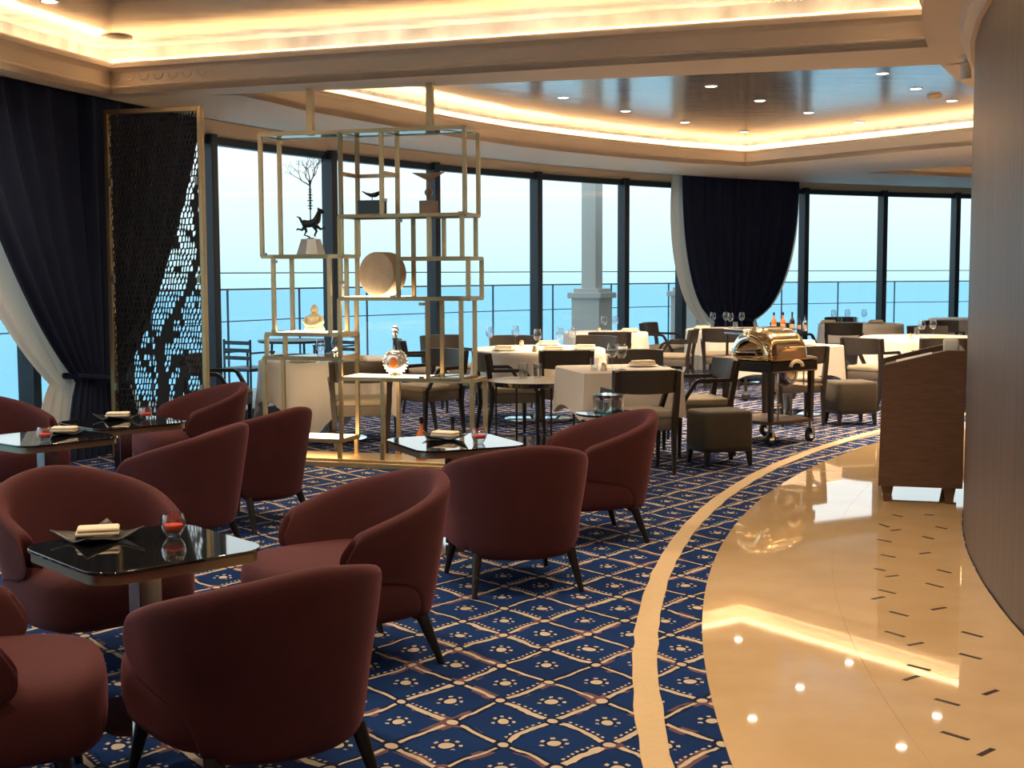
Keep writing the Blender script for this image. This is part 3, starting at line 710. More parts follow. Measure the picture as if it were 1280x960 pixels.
for p, rz, lab, _ in ltab: place('ltable', mk_ltable, lab, 'table', (p.x, p.y, 0), R(rz), G)

def mk_tray():
    t = bpy.data.objects.new('leaf_tray', None); COL.objects.link(t)
    mb = MB(); n = 13
    def fn(i, j):
        x = (i / (n - 1) - .5) * 2; y = (j / (n - 1) - .5) * 2; d = max(abs(x), abs(y)); c = (abs(x * y)) ** 1.5
        z = .004 + .012 * max(0, d - .45) + .030 * c - .004 * math.sin(5 * x) * d
        return (x * .105 * (1 + .12 * c), y * .105 * (1 + .12 * c), max(z, .003))
    mb.grid(fn, n, n); mb.build('leaf', MATS['slate'], t, smooth=180, solid=.004)
    return t
def mk_towel():
    t = bpy.data.objects.new('folded_napkin', None); COL.objects.link(t)
    for k, (w_, z0, dx) in enumerate(((.15, .012, 0), (.146, .026, .004))):
        mb = MB(); soft_box(mb, w_, .085, z0, z0 + .016, .007, 0, (dx, 0)); mb.build('fold', MATS['napkin'], t, smooth=60)
    return t
def mk_candle():
    t = bpy.data.objects.new('candle_glass', None); COL.objects.link(t)
    mb = MB(); mb.lathe([(0, .001), (.022, .001), (.026, .006), (.040, .030), (.044, .048), (.040, .070), (.034, .084), (.032, .084), (.038, .068), (.0415, .048), (.038, .031), (.024, .009), (0, .008)], 24); mb.build('glass_bowl', MATS['clear_glass'], t, smooth=80)
    mb = MB(); mb.lathe([(0, .026), (.032, .028), (.037, .038), (.034, .046), (0, .048)], 20); mb.build('red_filling', MATS['red_wax'], t, smooth=60)
    return t
for (tx, ty, cx, cy, ang), (_, _, _, nm) in zip(((122, 674, 217, 671, 15), (80, 543, 56, 552, 5), (147, 524, 182, 525, 8), (556, 549, 599, 554, -25)), ltab):
    p = P(tx, ty, LT); place('tray', mk_tray, 'curled black leaf-shaped tray on the %s lounge table' % nm, 'tray', p, R(ang + 35), 'leaf trays')
    place('towel', mk_towel, 'cream folded napkins on the black tray of the %s lounge table' % nm, 'napkin', (p.x, p.y, LT + .005), R(ang), 'napkins on trays')
    p = P(cx, cy, LT); place('candle', mk_candle, 'round candle glass with red filling on the %s lounge table' % nm, 'candle', p, 0, 'candle glasses')

# --- open brass shelf hung from the beam
SA = P(325, 320, 1.55 + 0); 
d0 = 10.70; SA = Vector((ray(325, HZ).x / ray(325, HZ).y * d0, d0)); SE = Vector((.956, -.292)); SN = Vector((.292, .956)); SD = .33
def SPx(u, v):                                    # pixel met with the front plane of the shelf -> (s, z)
    r = ray(u, v); t = SA.dot(SN) / (r.x * SN.x + r.y * SN.y); q = Vector((r.x * t, r.y * t)) - SA
    return q.dot(SE), EYE + r.z * t
shelf = thing('open_shelf', 'open brass display shelf of staggered boxes hung from the ceiling beam', 'shelf', (SA.x, SA.y, 0), math.atan2(SE.y, SE.x))
TB = .030; done = set()
def sbar(p, q, name):
    key = tuple(round(x / .02) for x in (*p, *q))
    if key in done: return
    done.add(key); p = Vector(p); q = Vector(q)
    if (q - p).length < .03: return
    mb = MB(); mb.bar(p, q, TB, TB); mb.build(name, MATS['brass'], shelf, smooth=0)
SZ = {}
def sbox(x0, y0, x1, y1, posts='LR', rear=True):
    s0, z1 = SPx(x0, y0); s1, _ = SPx(x1, y0); z0 = SPx(x0, y1)[1]
    z0 = round(z0 / .012) * .012; z1 = round(z1 / .012) * .012; s0 = round(s0 / .012) * .012; s1 = round(s1 / .012) * .012
    for y in (0, SD):
        for s, c in ((s0, 'L'), (s1, 'R')):
            if c in posts: sbar((s, y, z0), (s, y, z1), 'post')
        for z in (z0, z1): sbar((s0, y, z), (s1, y, z), 'rail')
    for s in (s0, s1):
        for z in (z0, z1): sbar((s, 0, z), (s, SD, z), 'cross_rail')
    return s0, s1, z0, z1
boxes = {}
for nm, b_ in (('horse', (325, 168, 425, 321)), ('bird', (425, 164, 476, 270)), ('bowl', (476, 162, 581, 270)), ('drum', (425, 270, 498, 373)), ('mid', (498, 270, 577, 323)), ('low', (498, 323, 585, 374)),
               ('decanter', (425, 374, 534, 474)), ('right', (534, 374, 577, 474)), ('figure', (341, 321, 412, 418)), ('thin', (334, 418, 425, 447)), ('left', (330, 447, 425, 548)), ('bottles', (478, 474, 590, 578))):
    boxes[nm] = sbox(*b_)
s_, z_ = SPx(425, 217); s2, _ = SPx(476, 217)
for s in (s_, s2): sbar((s, 0, z_), (s, SD, z_), 'cross_rail')
sbar((s_, SD, z_), (s2, SD, z_), 'rail')
for v in (420, 447): 
    s_, z_ = SPx(425, v); sbar((s_, 0, z_), (s_, SD, z_), 'cross_rail')
s_, z0 = SPx(537, 323); _, z1 = SPx(537, 270); sbar((s_, 0, z0), (s_, 0, z1), 'post'); sbar((s_, SD, z0), (s_, SD, z1), 'post')
s_, z0 = SPx(590, 474); s2, _ = SPx(534, 474); 
# glass and lit shelves
def splate(s0, s1, z, name, m, th=.012, inset=.012):
    mb = MB(); mb.box(((s0 + s1) / 2, SD / 2, z), (abs(s1 - s0) - 2 * inset, SD - 2 * inset, th)); return mb.build(name, m, shelf, smooth=0)
for nm in ('horse', 'bird', 'bowl', 'mid', 'low', 'right', 'thin'):
    s0, s1, z0, z1 = boxes[nm]; splate(s0, s1, z0 + .010, 'glass_shelf', MATS['shelf_glass'])
splate(boxes['horse'][0], boxes['horse'][1], boxes['horse'][3] - .002, 'glass_shelf', MATS['shelf_glass'])
splate(boxes['bird'][0], boxes['bowl'][1], boxes['bird'][3] - .002, 'glass_shelf', MATS['shelf_glass'])
for nm in ('drum', 'decanter', 'figure', 'left', 'bottles'):
    s0, s1, z0, z1 = boxes[nm]; splate(s0, s1, z0 + .010, 'light_panel', MATS['shelf_light'], .014, .02)
for u, v in ((385, 168), (535, 160)):
    s, z = SPx(u, v); mb = MB(); mb.box((s, .05, (z + 3.0) / 2), (.05, .05, 3.0 - z + .01)); mb.build('hanger_post', MATS['brass'], shelf, smooth=0)
# small clips at joints
for u, v in ((331, 318), (344, 327), (344, 414), (428, 353), (428, 451), (492, 371), (528, 380), (528, 472), (481, 250), (577, 266), (500, 276), (583, 480)):
    s, z = SPx(u, v); mb = MB(); mb.box((s, -.012, z), (.040, .03, .022)); mb.build('clip', MATS['champagne'], shelf, smooth=0)
# stepped plinth
s0, _ = SPx(322, 560); s1, _ = SPx(600, 575)
for zc, h, g in ((.022, .044, .06), (.055, .022, .03)):
    mb = MB(); mb.box(((s0 + s1) / 2, SD / 2, zc), (s1 - s0 + 2 * g, SD + 2 * g, h)); mb.build('plinth', MATS['brass'], shelf, smooth=0, bevel=.004)
for u in (425, 478, 590, 330):
    s, _ = SPx(u, 560)
    for y in (0, SD): sbar((s, y, .066), (s, y, boxes['left'][2]), 'post')
def on_shelf(box, u, dy=.5, dz=.018):
    s0, s1, z0, z1 = boxes[box]; s, _ = SPx(u, 400); p = SA + SE * s + SN * SD * dy; return Vector((p.x, p.y, z0 + dz))
SRZ = math.atan2(SE.y, SE.x)

# horse sculpture with tree
t = thing('horse_sculpture', 'dark bronze galloping horse carrying a bare branching tree on a faceted mirror plinth', 'sculpture', on_shelf('horse', 379), SRZ)
mb = MB(); mb.rings([[(x * a, y * a, z) for x, y in ((.10, .075), (-.10, .075), (-.10, -.075), (-.0, -.10), (.10, -.075))] for a, z in ((1, 0), (.66, .135))]); mb.build('plinth', MATS['sky_pale_steel'], t, smooth=0)
mb = MB()
HB = .27
mb.tube([(-.075, 0, HB - .005), (-.06, 0, HB), (-.02, 0, HB - .004), (.03, 0, HB + .004), (.06, 0, HB + .03), (.075, 0, HB + .075), (.085, 0, HB + .105)], [.022, .036, .033, .036, .034, .024, .018], 10)
mb.tube([(.075, 0, HB + .115), (.10, 0, HB + .105), (.128, 0, HB + .085)], [.018, .020, .011], 8)
mb.tube([(.075, .010, HB + .12), (.072, .010, HB + .14)], [.007, .002], 6); mb.tube([(.075, -.010, HB + .12), (.072, -.010, HB + .14)], [.007, .002], 6)
mb.tube([(-.08, 0, HB + .01), (-.10, 0, HB + .05), (-.13, 0, HB + .065)], [.012, .010, .003], 6)
for pts in ([(.04, .018, HB - .02), (.085, .02, HB - .05), (.12, .02, HB - .035), (.128, .02, HB - .05)], [(.035, -.018, HB - .02), (.065, -.02, HB - .07), (.045, -.02, HB - .105), (.055, -.02, HB - .115)], [(-.06, .018, HB - .02), (-.09, .02, HB - .055), (-.13, .02, HB - .045), (-.142, .02, HB - .055)], [(-.05, -.018, HB - .02), (-.03, -.02, HB - .07), (-.05, -.02, HB - .10), (-.01, -.01, HB - .115), (-.005, 0, HB - .135)]):
    mb.tube(pts, [.018, .011, .008, .007, .008][:len(pts)], 7)
mb.lathe([(0, .135), (.035, .136), (.03, .145), (0, .147)], 10); mb.build('horse', MATS['bronze'], t, smooth=80)
mb = MB(); mb.tube([(0, 0, HB + .02), (0, 0, HB + .12)], .006, 6)
for z, r in ((.13, .022), (.155, .030), (.178, .02), (.20, .034), (.225, .022), (.25, .026), (.275, .018), (.295, .020)): mb.lathe([(0, HB + z - .009), (r, HB + z), (0, HB + z + .009)], 10)
mb.tube([(0, 0, HB + .12), (0, 0, HB + .33)], .008, 6); mb.build('bead_stem', MATS['bronze'], t, smooth=50)
mb = MB(); rng = random.Random(11)
def branch(p, d, ln_, r, dep):
    q = p + d * ln_; m_ = (p + q) / 2 + Vector((rng.uniform(-1, 1), 0, rng.uniform(-1, 1))) * ln_ * .12
    mb.tube([p, m_, q], [r, r * .85, r * .65], 5, cap=False)
    if dep <= 0: return
    for k in range(2 if dep > 1 else 3):
        dd = Vector((d.x + rng.uniform(-.75, .75), d.y + rng.uniform(-.4, .4), d.z + rng.uniform(-.35, .55))).normalized(); branch(q, dd, ln_ * rng.uniform(.62, .9), r * .65, dep - 1)
b0 = Vector((0, 0, HB + .33))
for d in ((-.8, 0, .45), (-.45, .1, .8), (-.1, .1, .95), (.4, -.05, .85), (.25, .2, .9)): branch(b0, Vector(d).normalized(), .085, .0065, 5)
mb.build('branches', MATS['bronze'], t, smooth=80); t.scale = (.95, .95, .92)
# black box with bird
t = thing('bird_box', 'black lacquer box topped with a small black bird', 'box', on_shelf('bird', 457), SRZ)
mb = MB(); mb.box((0, 0, .055), (.19, .15, .11)); mb.build('box_body', MATS['black_lacquer'], t, smooth=0, bevel=.004)
mb = MB(); mb.tube([(-.085, 0, .185), (-.05, 0, .165), (-.01, 0, .152), (.03, 0, .155), (.06, 0, .17), (.068, 0, .172)], [.004, .009, .016, .02, .015, .008], 8); mb.tube([(.0, 0, .11), (.0, 0, .15)], .004, 6); mb.build('bird', MATS['black_lacquer'], t, smooth=80)
# plinth with winged bowl
t = thing('winged_bowl', 'shallow pointed stone bowl balanced on a small square plinth', 'sculpture', on_shelf('bowl', 528), SRZ)
mb = MB(); mb.box((0, 0, .05), (.12, .11, .10)); mb.build('plinth', MATS['tan_stone'], t, smooth=0, bevel=.003)
mb = MB(); mb.lathe([(0, .10), (.014, .10), (.012, .13), (.03, .15), (.034, .17), (.02, .19), (.01, .21), (.013, .23), (.01, .255), (0, .255)], 14); mb.build('stem', MATS['champagne'], t, smooth=60)
mb = MB(); rs = []
for k in range(13):
    x = (k / 12 - .5) * 2; h = .052 * (1 - abs(x) ** 1.2) + .002; wv = .06 * (1 - abs(x) ** 1.5) + .003
    rs.append([(x * .14, wv * math.cos(q), .31 - h * max(0, math.sin(q)) * 1.0 + .012 * abs(x)) for q in [2 * math.pi * i / 12 for i in range(12)]])
mb.rings(rs); mb.build('bowl', MATS['tan_stone'], t, smooth=60)
# stone drum
t = thing('stone_drum', 'round drum with a mottled tan face standing on edge on a lit shelf', 'drum', on_shelf('drum', 470, .45), SRZ)
mb = MB(); RD = .175; prof = [(0, -.085), (RD - .006, -.085), (RD, -.079), (RD, .079), (RD - .006, .085), (0, .085)]
vs = []; n = 40
ca, sa = math.cos(R(-14)), math.sin(R(-14))
for r, y in prof:
    for k in range(n):
        q = 2 * math.pi * k / n; x = r * math.cos(q); z = r * math.sin(q) + RD; vs.append((x * ca - y * sa * 1, x * sa + y * ca, z))
m = len(prof); mb.add(vs, [(i * n + k, i * n + (k + 1) % n, (i + 1) * n + (k + 1) % n, (i + 1) * n + k) for i in range(m - 1) for k in range(n)])
mb.build('drum_body', MATS['stone_drum'], t, smooth=40)
# seated figurine
t = thing('seated_figurine', 'small ivory seated figurine on the lit left shelf', 'figurine', on_shelf('figure', 382), SRZ)
mb = MB(); mb.lathe([(0, 0), (.075, 0), (.085, .015), (.078, .035), (.06, .05), (.055, .08), (.06, .105), (.05, .13), (.022, .148), (0, .15)], 16); mb.build('body', MATS['ivory'], t, smooth=80)
mb = MB(); mb.lathe([(0, .14), (.02, .146), (.032, .165), (.034, .18), (.026, .198), (.014, .205), (.015, .212), (0, .222)], 14); mb.build('head', MATS['ivory'], t, smooth=80)
mb = MB()
for s in (-1, 1): mb.tube([(s * .055, 0, .115), (s * .078, -.02, .08), (s * .04, -.06, .055), (0, -.065, .05)], [.02, .019, .016, .014], 8)
mb.build('arms', MATS['ivory'], t, smooth=80)
# decanter
t = thing('decanter', 'round crystal decanter with a tall stopper and amber centre on the lit shelf', 'decanter', on_shelf('decanter', 484), SRZ)
mb = MB(); vs = []; n = 28; prof = [(0, -.045), (.05, -.045), (.085, -.035), (.10, -.012), (.10, .012), (.085, .035), (.05, .045), (0, .045)]
for r, y in prof:
    for k in range(n):
        q = 2 * math.pi * k / n; vs.append((r * math.cos(q), y, r * math.sin(q) + .112))
mb.add(vs, [(i * n + k, i * n + (k + 1) % n, (i + 1) * n + (k + 1) % n, (i + 1) * n + k) for i in range(len(prof) - 1) for k in range(n)]); mb.build('flask', MATS['crystal'], t, smooth=50)
mb = MB(); vs = []; prof = [(0, -.056), (.035, -.055), (.048, -.047), (.05, -.04)]
for r, y in prof:
    for k in range(n):
        q = 2 * math.pi * k / n; vs.append((r * math.cos(q) * .8, y, r * math.sin(q) + .105))
mb.add(vs, [(i * n + k, i * n + (k + 1) % n, (i + 1) * n + (k + 1) % n, (i + 1) * n + k) for i in range(len(prof) - 1) for k in range(n)]); mb.build('medallion', MATS['cognac'], t, smooth=50)
mb = MB()
for k in range(9):
    for s in (-1, 1):
        q = R(-60 + k * 15); x, z = s * .104 * math.cos(q), .112 + .104 * math.sin(q); mb.lathe([(0, z - .009), (.009, z), (0, z + .009)], 6, (x, 0, 0))
mb.build('beads', MATS['crystal'], t, smooth=60)
mb = MB(); mb.lathe([(0, 0), (.05, 0), (.045, .015), (.02, .022), (0, .022)], 16); mb.build('foot', MATS['crystal'], t, smooth=50)
mb = MB(); mb.lathe([(0, .205), (.024, .205), (.020, .225), (.020, .285), (.026, .295), (.026, .303), (0, .303)], 14); mb.build('neck', MATS['chrome_dark'], t, smooth=50)
mb = MB(); mb.lathe([(0, .303), (.018, .305), (.016, .325), (.03, .34), (.018, .352), (.034, .368), (.022, .38), (.026, .392), (.012, .402), (0, .415)], 10); mb.build('stopper', MATS['crystal'], t, smooth=40)
# bottles on the lowest shelf
def bottle(lab, p, h, m, gold=False):
    t = thing('bottle', lab, 'bottle', p, SRZ)
    mb = MB(); k = h / .34; mb.lathe([(0, 0), (.042 * k, 0), (.045 * k, .008), (.045 * k, .18 * k), (.036 * k, .21 * k), (.015 * k, .24 * k), (.014 * k, .285 * k), (0, .285 * k)], 16); mb.build('body', m, t, smooth=50)
    mb = MB(); mb.lathe([(0, .285 * k), (.017 * k, .286 * k), (.017 * k, .335 * k), (0, .34 * k)], 12); mb.build('cap', MATS['black_lacquer'], t, smooth=50)
    mb = MB(); mb.lathe([(.0457 * k, .05 * k), (.0457 * k, .13 * k)], 16); mb.v = [v for v in mb.v]; mb.f = mb.f[:-2] if len(mb.f) > 16 else mb.f; mb.build('label', MATS['paper'] if gold else MATS['tan_stone'], t, smooth=50)
    return t
bottle('brown bottle with black cap behind the mirror-like lounge table', on_shelf('bottles', 517, .45), .34, MATS['cognac'])
bottle('dark slim bottle with pale label on the lowest lit shelf', on_shelf('bottles', 555, .55), .35, MATS['dark_bottle'], True)
# small items in the narrow left shelf
t = thing('silver_bowl', 'small silver lidded bowl at the right end of the narrow glass shelf', 'bowl', on_shelf('thin', 411, .4), SRZ)
mb = MB(); mb.lathe([(0, 0), (.02, 0), (.015, .01), (.036, .03), (.034, .045), (.012, .055), (.008, .065), (0, .07)], 16); mb.build('bowl_body', MATS['steel'], t, smooth=60)

# --- fretwork screen
s0 = P(133, 143, 2.865); s1 = P(250, 138, 2.865); sv = (s1 - s0); SW = sv.length
scr = thing('fretwork_screen', 'tall brass-framed screen of dark fretwork cut with leaf-shaped holes and a tree', 'screen', (s0.x, s0.y, 0), math.atan2(sv.y, sv.x))
for x in (0, SW):
    mb = MB(); mb.box((x, 0, 1.45), (.04, .05, 2.9)); mb.build('frame_post', MATS['brass'], scr, smooth=0, bevel=.004)
for z in (.02, 2.88):
    mb = MB(); mb.box((SW / 2, 0, z), (SW - .04, .05, .04)); mb.build('frame_rail', MATS['brass'], scr, smooth=0, bevel=.004)
for x in (.03, SW - .03):
    for z in (.6, 1.5, 2.3):
        mb = MB(); mb.box((x, -.02, z), (.03, .03, .06)); mb.build('panel_clip', MATS['champagne'], scr, smooth=0)
mb = MB(); rng = random.Random(5)
W_, H_ = SW - .04, 2.84; nx, nz_ = 28, 58; cw, ch = W_ / nx, H_ / nz_
trunk = [(.42, .25), (.47, .60), (.44, .90), (.55, 1.15), (.75, 1.45), (.85, 1.75), (.80, 2.1), (.88, 2.5)]
brs = [[(.47, .6), (.30, .80), (.22, .98)], [(.47, .62), (.62, .85), (.70, .9)], [(.44, .9), (.36, 1.08), (.30, 1.2)], [(.45, .95), (.55, 1.0), (.62, 1.06)], [(.85, 1.75), (.72, 1.9)], [(.84, 1.7), (.9, 1.5), (.86, 1.35)], [(.42, .3), (.25, .5)], [(.44, .35), (.62, .55)]]
def segd(p, a, b_):
    a, b_ = Vector(a), Vector(b_); d = b_ - a; q = max(0, min(1, (p - a).dot(d) / d.length_squared)); return (p - a - d * q).length
blobs = [(rng.uniform(.62, .92), rng.uniform(1.25, 2.4), rng.uniform(.02, .045)) for _ in range(16)] + [(rng.uniform(.15, .7), rng.uniform(.6, 1.2), rng.uniform(.02, .05)) for _ in range(12)]
def solid_at(x, z):
    p = Vector((x, z))
    if min(segd(p, trunk[i], trunk[i + 1]) - (.05 - .035 * i / 6) for i in range(len(trunk) - 1)) < 0: return True
    if any(segd(p, b_[i], b_[i + 1]) < .02 for b_ in brs for i in range(len(b_) - 1)): return True
    return any((p - Vector((a, b_))).length < r for a, b_, r in blobs)
def jv(i, j):
    r_ = random.Random(i * 7919 + j * 104729); e = .26
    dx = r_.uniform(-e, e) * cw if 0 < i < nx * 2 else 0; dz = r_.uniform(-e, e) * ch if 0 < j < nz_ * 3 else 0
    return dx, dz
for j in range(nz_):
    for i in range(-1, nx):
        ox = .5 * cw if j % 2 else 0
        xa, xb = .02 + i * cw + ox, .02 + (i + 1) * cw + ox
        z = .04 + j * ch
        pts = [(xa, z + ch * .20), ((xa + xb) / 2, z - ch * .20), (xb, z + ch * .20), (xb, z + ch * .80), ((xa + xb) / 2, z + ch * 1.2), (xa, z + ch * .80)]
        q = []
        for x, zz in pts:
            h1 = math.sin(x * 57.3 / cw * .31 + zz * 91.7 / ch * .23) ; h2 = math.sin(x * 83.1 / cw * .37 - zz * 41.9 / ch * .41)
            x2 = x + h1 * .27 * cw; z2 = zz + h2 * .30 * ch
            q.append((min(max(x2, .02), SW - .02), min(max(z2, .04), 2.88)))
        cx = sum(a for a, _ in q) / 6; cz = sum(b_ for _, b_ in q) / 6
        if max(a for a, _ in q) - min(a for a, _ in q) < cw * .3: continue
        if solid_at(cx, cz):
            mb.add([(a, 0, b_) for a, b_ in q], [(0, 1, 2, 3, 4, 5)]); continue
        kx, kz = .74, .83; sk = .18
        h = []
        for k in range(6):
            a0, b0_ = q[k]; h.append((cx + (a0 - cx) * kx + (b0_ - cz) * kz * sk, cz + (b0_ - cz) * kz))
        vs = [(a, 0, b_) for a, b_ in q] + [(a, 0, b_) for a, b_ in h]
        mb.add(vs, [(k, (k + 1) % 6, 6 + (k + 1) % 6, 6 + k) for k in range(6)])
mb.build('fretwork_panel', MATS['screen_bronze'], scr, smooth=0, solid=.008)

# ================================================================== DINING
def mk_dchair():
    t = bpy.data.objects.new('dining_chair', None); COL.objects.link(t)
    mb = MB(); soft_box(mb, .50, .47, .425, .485, .022, .008, (0, .02), .06); mb.build('seat', MATS['chair_seat'], t, smooth=60)
    mb = MB(); soft_box(mb, .49, .46, .335, .428, .008, 0, (0, .02), .05); mb.build('seat_frame', MATS['chair_apron'], t, smooth=60)
    for s in (-1, 1):
        mb = MB(); mb.tube([(s * .225, .225, 0), (s * .232, .225, .34), (s * .24, .225, .45)], [.017, .026, .028], 4, rot=R(45)); mb.build('leg', MATS['chair_wood'], t, smooth=30)
        mb = MB(); mb.tube([(s * .215, -.26, 0), (s * .225, -.215, .30), (s * .235, -.215, .46), (s * .240, -.245, .64), (s * .243, -.275, .80)], [.017, .027, .032, .030, .022], 4, rot=R(45)); mb.build('leg', MATS['chair_wood'], t, smooth=30)
        mb = MB(); mb.tube([(s * .24, .215, .44), (s * .262, .10, .625), (s * .266, .07, .64), (s * .262, -.10, .642), (s * .245, -.245, .642)], [.024, .022, .024, .022, .020], 4, rot=R(45)); mb.build('arm', MATS['chair_wood'], t, smooth=30)
    mb = MB(); rs = []; n = 11
    for k in range(n):
        x = (k / (n - 1) - .5) * 2; y = -.315 + .075 * abs(x) ** 2.0; th = .016
        zb, zt = .625 + .012 * abs(x) ** 3, .812 - .004 * abs(x) ** 3
        rs.append([(x * .262, y - th + .03, zb), (x * .262, y + th + .03, zb), (x * .268, y + th, zt - .006), (x * .268, y, zt), (x * .268, y - th, zt - .006)])
    mb.rings(rs); mb.build('backrest', MATS['chair_back'], t, smooth=50)
    return t
G = 'dark wooden dining armchairs'
dch = [(.98, 10.22, 100, 'dark dining chair with its back to us at the nearest square table'),
       (1.58, 11.22, 190, 'dark dining chair facing left beside the nearest square table'),
       (1.20, 12.35, 275, 'dark dining chair on the far side of the nearest square table'),
       (.50, 12.80, 95, 'dark dining chair with its back to us right behind the tray stand'),
       (-.04, 12.42, 15, 'dark dining chair facing right just behind the lit shelf, left of the tray stand'),
       (0.0, 15.25, 270, 'dark dining chair on the window side of the centre round table'),
       (.86, 15.15, 238, 'dark dining chair on the right far side of the centre round table'),
       (1.22, 16.55, 88, 'dark dining chair with its back to us at the small table before the terrace column'),
       (-.98, 14.7, 10, 'dark dining chair in side view against the window, left one of two'),
       (-.72, 15.45, 300, 'dark dining chair against the window beside a dark mullion, seen through the shelf'),
       (-.80, 12.64, 222, 'dark dining chair facing us seen through the shelf right of the decanter'),
       (-1.30, 11.3, 97, 'dark dining chair seen through the lower left of the lit shelf'),
       (-2.70, 12.1, 355, 'dark dining armchair by the window between screen and shelf'),
       (2.22, 19.2, 330, 'dark dining chair in side view left of the right curtain'),
       (2.10, 17.12, 165, 'dark dining chair facing left in front of the right curtain'),
       (2.78, 17.45, 82, 'dark dining chair with its back to us below the right curtain'),
       (2.86, 13.36, 100, 'dark dining chair with its back to us right of the silver trolley'),
       (4.15, 19.25, 20, 'dark dining chair behind the silver trolley dome'),
       (4.83, 19.2, 75, 'dark dining chair with its back to us at the far right table under the window'),
       (5.35, 21.08, 280, 'dark dining chair on the window side of the far right table'),
       (4.08, 14.85, 42, 'dark dining chair in side view left of the right round table, behind the ottoman'),
       (4.78, 14.75, 85, 'dark dining chair with its back to us above the lectern'),
       (5.55, 17.5, 262, 'dark dining chair behind the right round table'),
       (6.35, 19.4, 265, 'dark dining chair farthest right near the dark wall')]
for x, y, ph, lab in dch: place('dchair', mk_dchair, lab, 'chair', (x, y, 0), face(ph), G)

TZ = .745
def outline(shape, r, q):
    if shape == 'round': return r
    c, s = abs(math.cos(q)), abs(math.sin(q)); n = 40.0
    return r / ((c ** n + s ** n) ** (1 / n))
def mk_cloth(shape, r, a, folds, seed):
    mb = MB(); n = 96; rng = random.Random(seed); rs = []; ph = rng.uniform(0, 6)
    rs.append([(0.02 * math.cos(2 * math.pi * k / n), .02 * math.sin(2 * math.pi * k / n), TZ + .006) for k in range(n)])
    rs.append([(.985 * outline(shape, r, 2 * math.pi * k / n) * math.cos(2 * math.pi * k / n), .985 * outline(shape, r, 2 * math.pi * k / n) * math.sin(2 * math.pi * k / n), TZ + .006) for k in range(n)])
    for j in range(9):
        t = j / 8; ring = []
        for k in range(n):
            q = 2 * math.pi * k / n; o = outline(shape, r, q) + .010
            c, s = abs(math.cos(q)), abs(math.sin(q)); L_ = a / max(c, s); L_ = min(L_, a * 1.34)
            drop = min(L_ - o + .02, .69); z = TZ - .004 - drop * t * (1 - .02 * math.sin(q * 5))
            w_ = (math.sin(q * folds + ph) * .6 + math.sin(q * (folds * 2 + 1) + ph * 2) * .4)
            cor = 1.0 if shape != 'round' else 0
            rad = o + t ** 1.2 * (.03 + .035 * w_ * (1 - cor))
            ring.append((rad * math.cos(q), rad * math.sin(q), z))
        rs.append(ring)
    mb.rings(rs, True, False); return mb
def dtable(x, y, shape, r, a, rz, nm, seed, base=True):
    t = thing('dining_table', 'pedestal dining table under the cloth, %s' % nm, 'table', (x, y, 0), R(rz), 'dining tables')
    mb = MB()
    if shape == 'round': mb.lathe([(0, TZ - .03), (r - .01, TZ - .03), (r - .01, TZ), (0, TZ)], 40)
    else: mb.box((0, 0, TZ - .015), (2 * r - .03, 2 * r - .03, .03))
    mb.build('tabletop', MATS['chair_wood'], t, smooth=30)
    mb = MB(); mb.lathe([(0, .02), (.06, .02), (.05, .06), (.045, .66), (.09, TZ - .03), (0, TZ - .03)], 18); mb.build('column', MATS['chrome_dark'], t, smooth=40)
    mb = MB(); mb.lathe([(0, 0), (.36, 0), (.36, .012), (.33, .020), (0, .022)], 36); mb.build('base_disc', MATS['steel'], t, smooth=40)
    c = mk_cloth(shape, r, a, 11 if shape == 'round' else 5, seed).build('tablecloth', MATS['linen'], smooth=180 if shape == 'round' else 35, loc=(x, y, 0), rz=R(rz))
    tag(c, 'cream linen tablecloth, %s' % nm, 'tablecloth', 'tablecloths')
DT = [(.88, 10.97, 'square', .42, .70, 14, 'nearest square table behind the tub chairs'),
      (.28, 13.85, 'round', .69, .95, 30, 'large round table at the centre'),
      (-1.72, 12.27, 'round', .62, .96, 40, 'round table seen through the lit shelf'),
      (1.25, 17.55, 'round', .55, .85, 20, 'small table in front of the terrace column'),
      (3.10, 18.40, 'round', .66, .98, 35, 'table below the right curtain'),
      (3.00, 14.30, 'square', .42, .70, 42, 'square table right behind the silver trolley'),
      (5.30, 20.05, 'round', .62, .92, 25, 'far right table under the window'),
      (4.98, 15.95, 'round', .74, 1.02, 38, 'round table above the lectern'),
      (7.55, 22.1, 'round', .55, .95, 10, 'table farthest right beside the dark wall')]
for i, d in enumerate(DT): dtable(*d, seed=i)

# --- tableware
def mk_wine():
    t = bpy.data.objects.new('wine_glass', None); COL.objects.link(t)
    mb = MB(); mb.lathe([(.020, .092), (.038, .120), (.043, .150), (.038, .185), (.031, .212), (.029, .212), (.036, .185), (.041, .150), (.036, .122), (.012, .098)], 18); mb.f = [f for f in mb.f if len(f) == 4]; mb.build('bowl', MATS['clear_glass'], t, smooth=80)
    mb = MB(); mb.tube([(0, 0, .004), (0, 0, .094)], .0045, 8); mb.build('stem', MATS['clear_glass'], t, smooth=80)
    mb = MB(); mb.lathe([(0, 0), (.036, 0), (.034, .003), (.006, .007), (0, .007)], 18); mb.build('foot', MATS['clear_glass'], t, smooth=80)
    return t
def mk_tumbler():
    t = bpy.data.objects.new('tumbler', None); COL.objects.link(t)
    mb = MB(); mb.lathe([(.028, 0), (.033, .05), (.036, .10), (.034, .10), (.031, .05), (.026, .010)], 16); mb.f = [f for f in mb.f if len(f) == 4]; mb.build('wall', MATS['clear_glass'], t, smooth=80)
    mb = MB(); mb.lathe([(0, 0), (.028, 0), (.027, .012), (0, .012)], 16); mb.build('thick_base', MATS['clear_glass'], t, smooth=40)
    return t
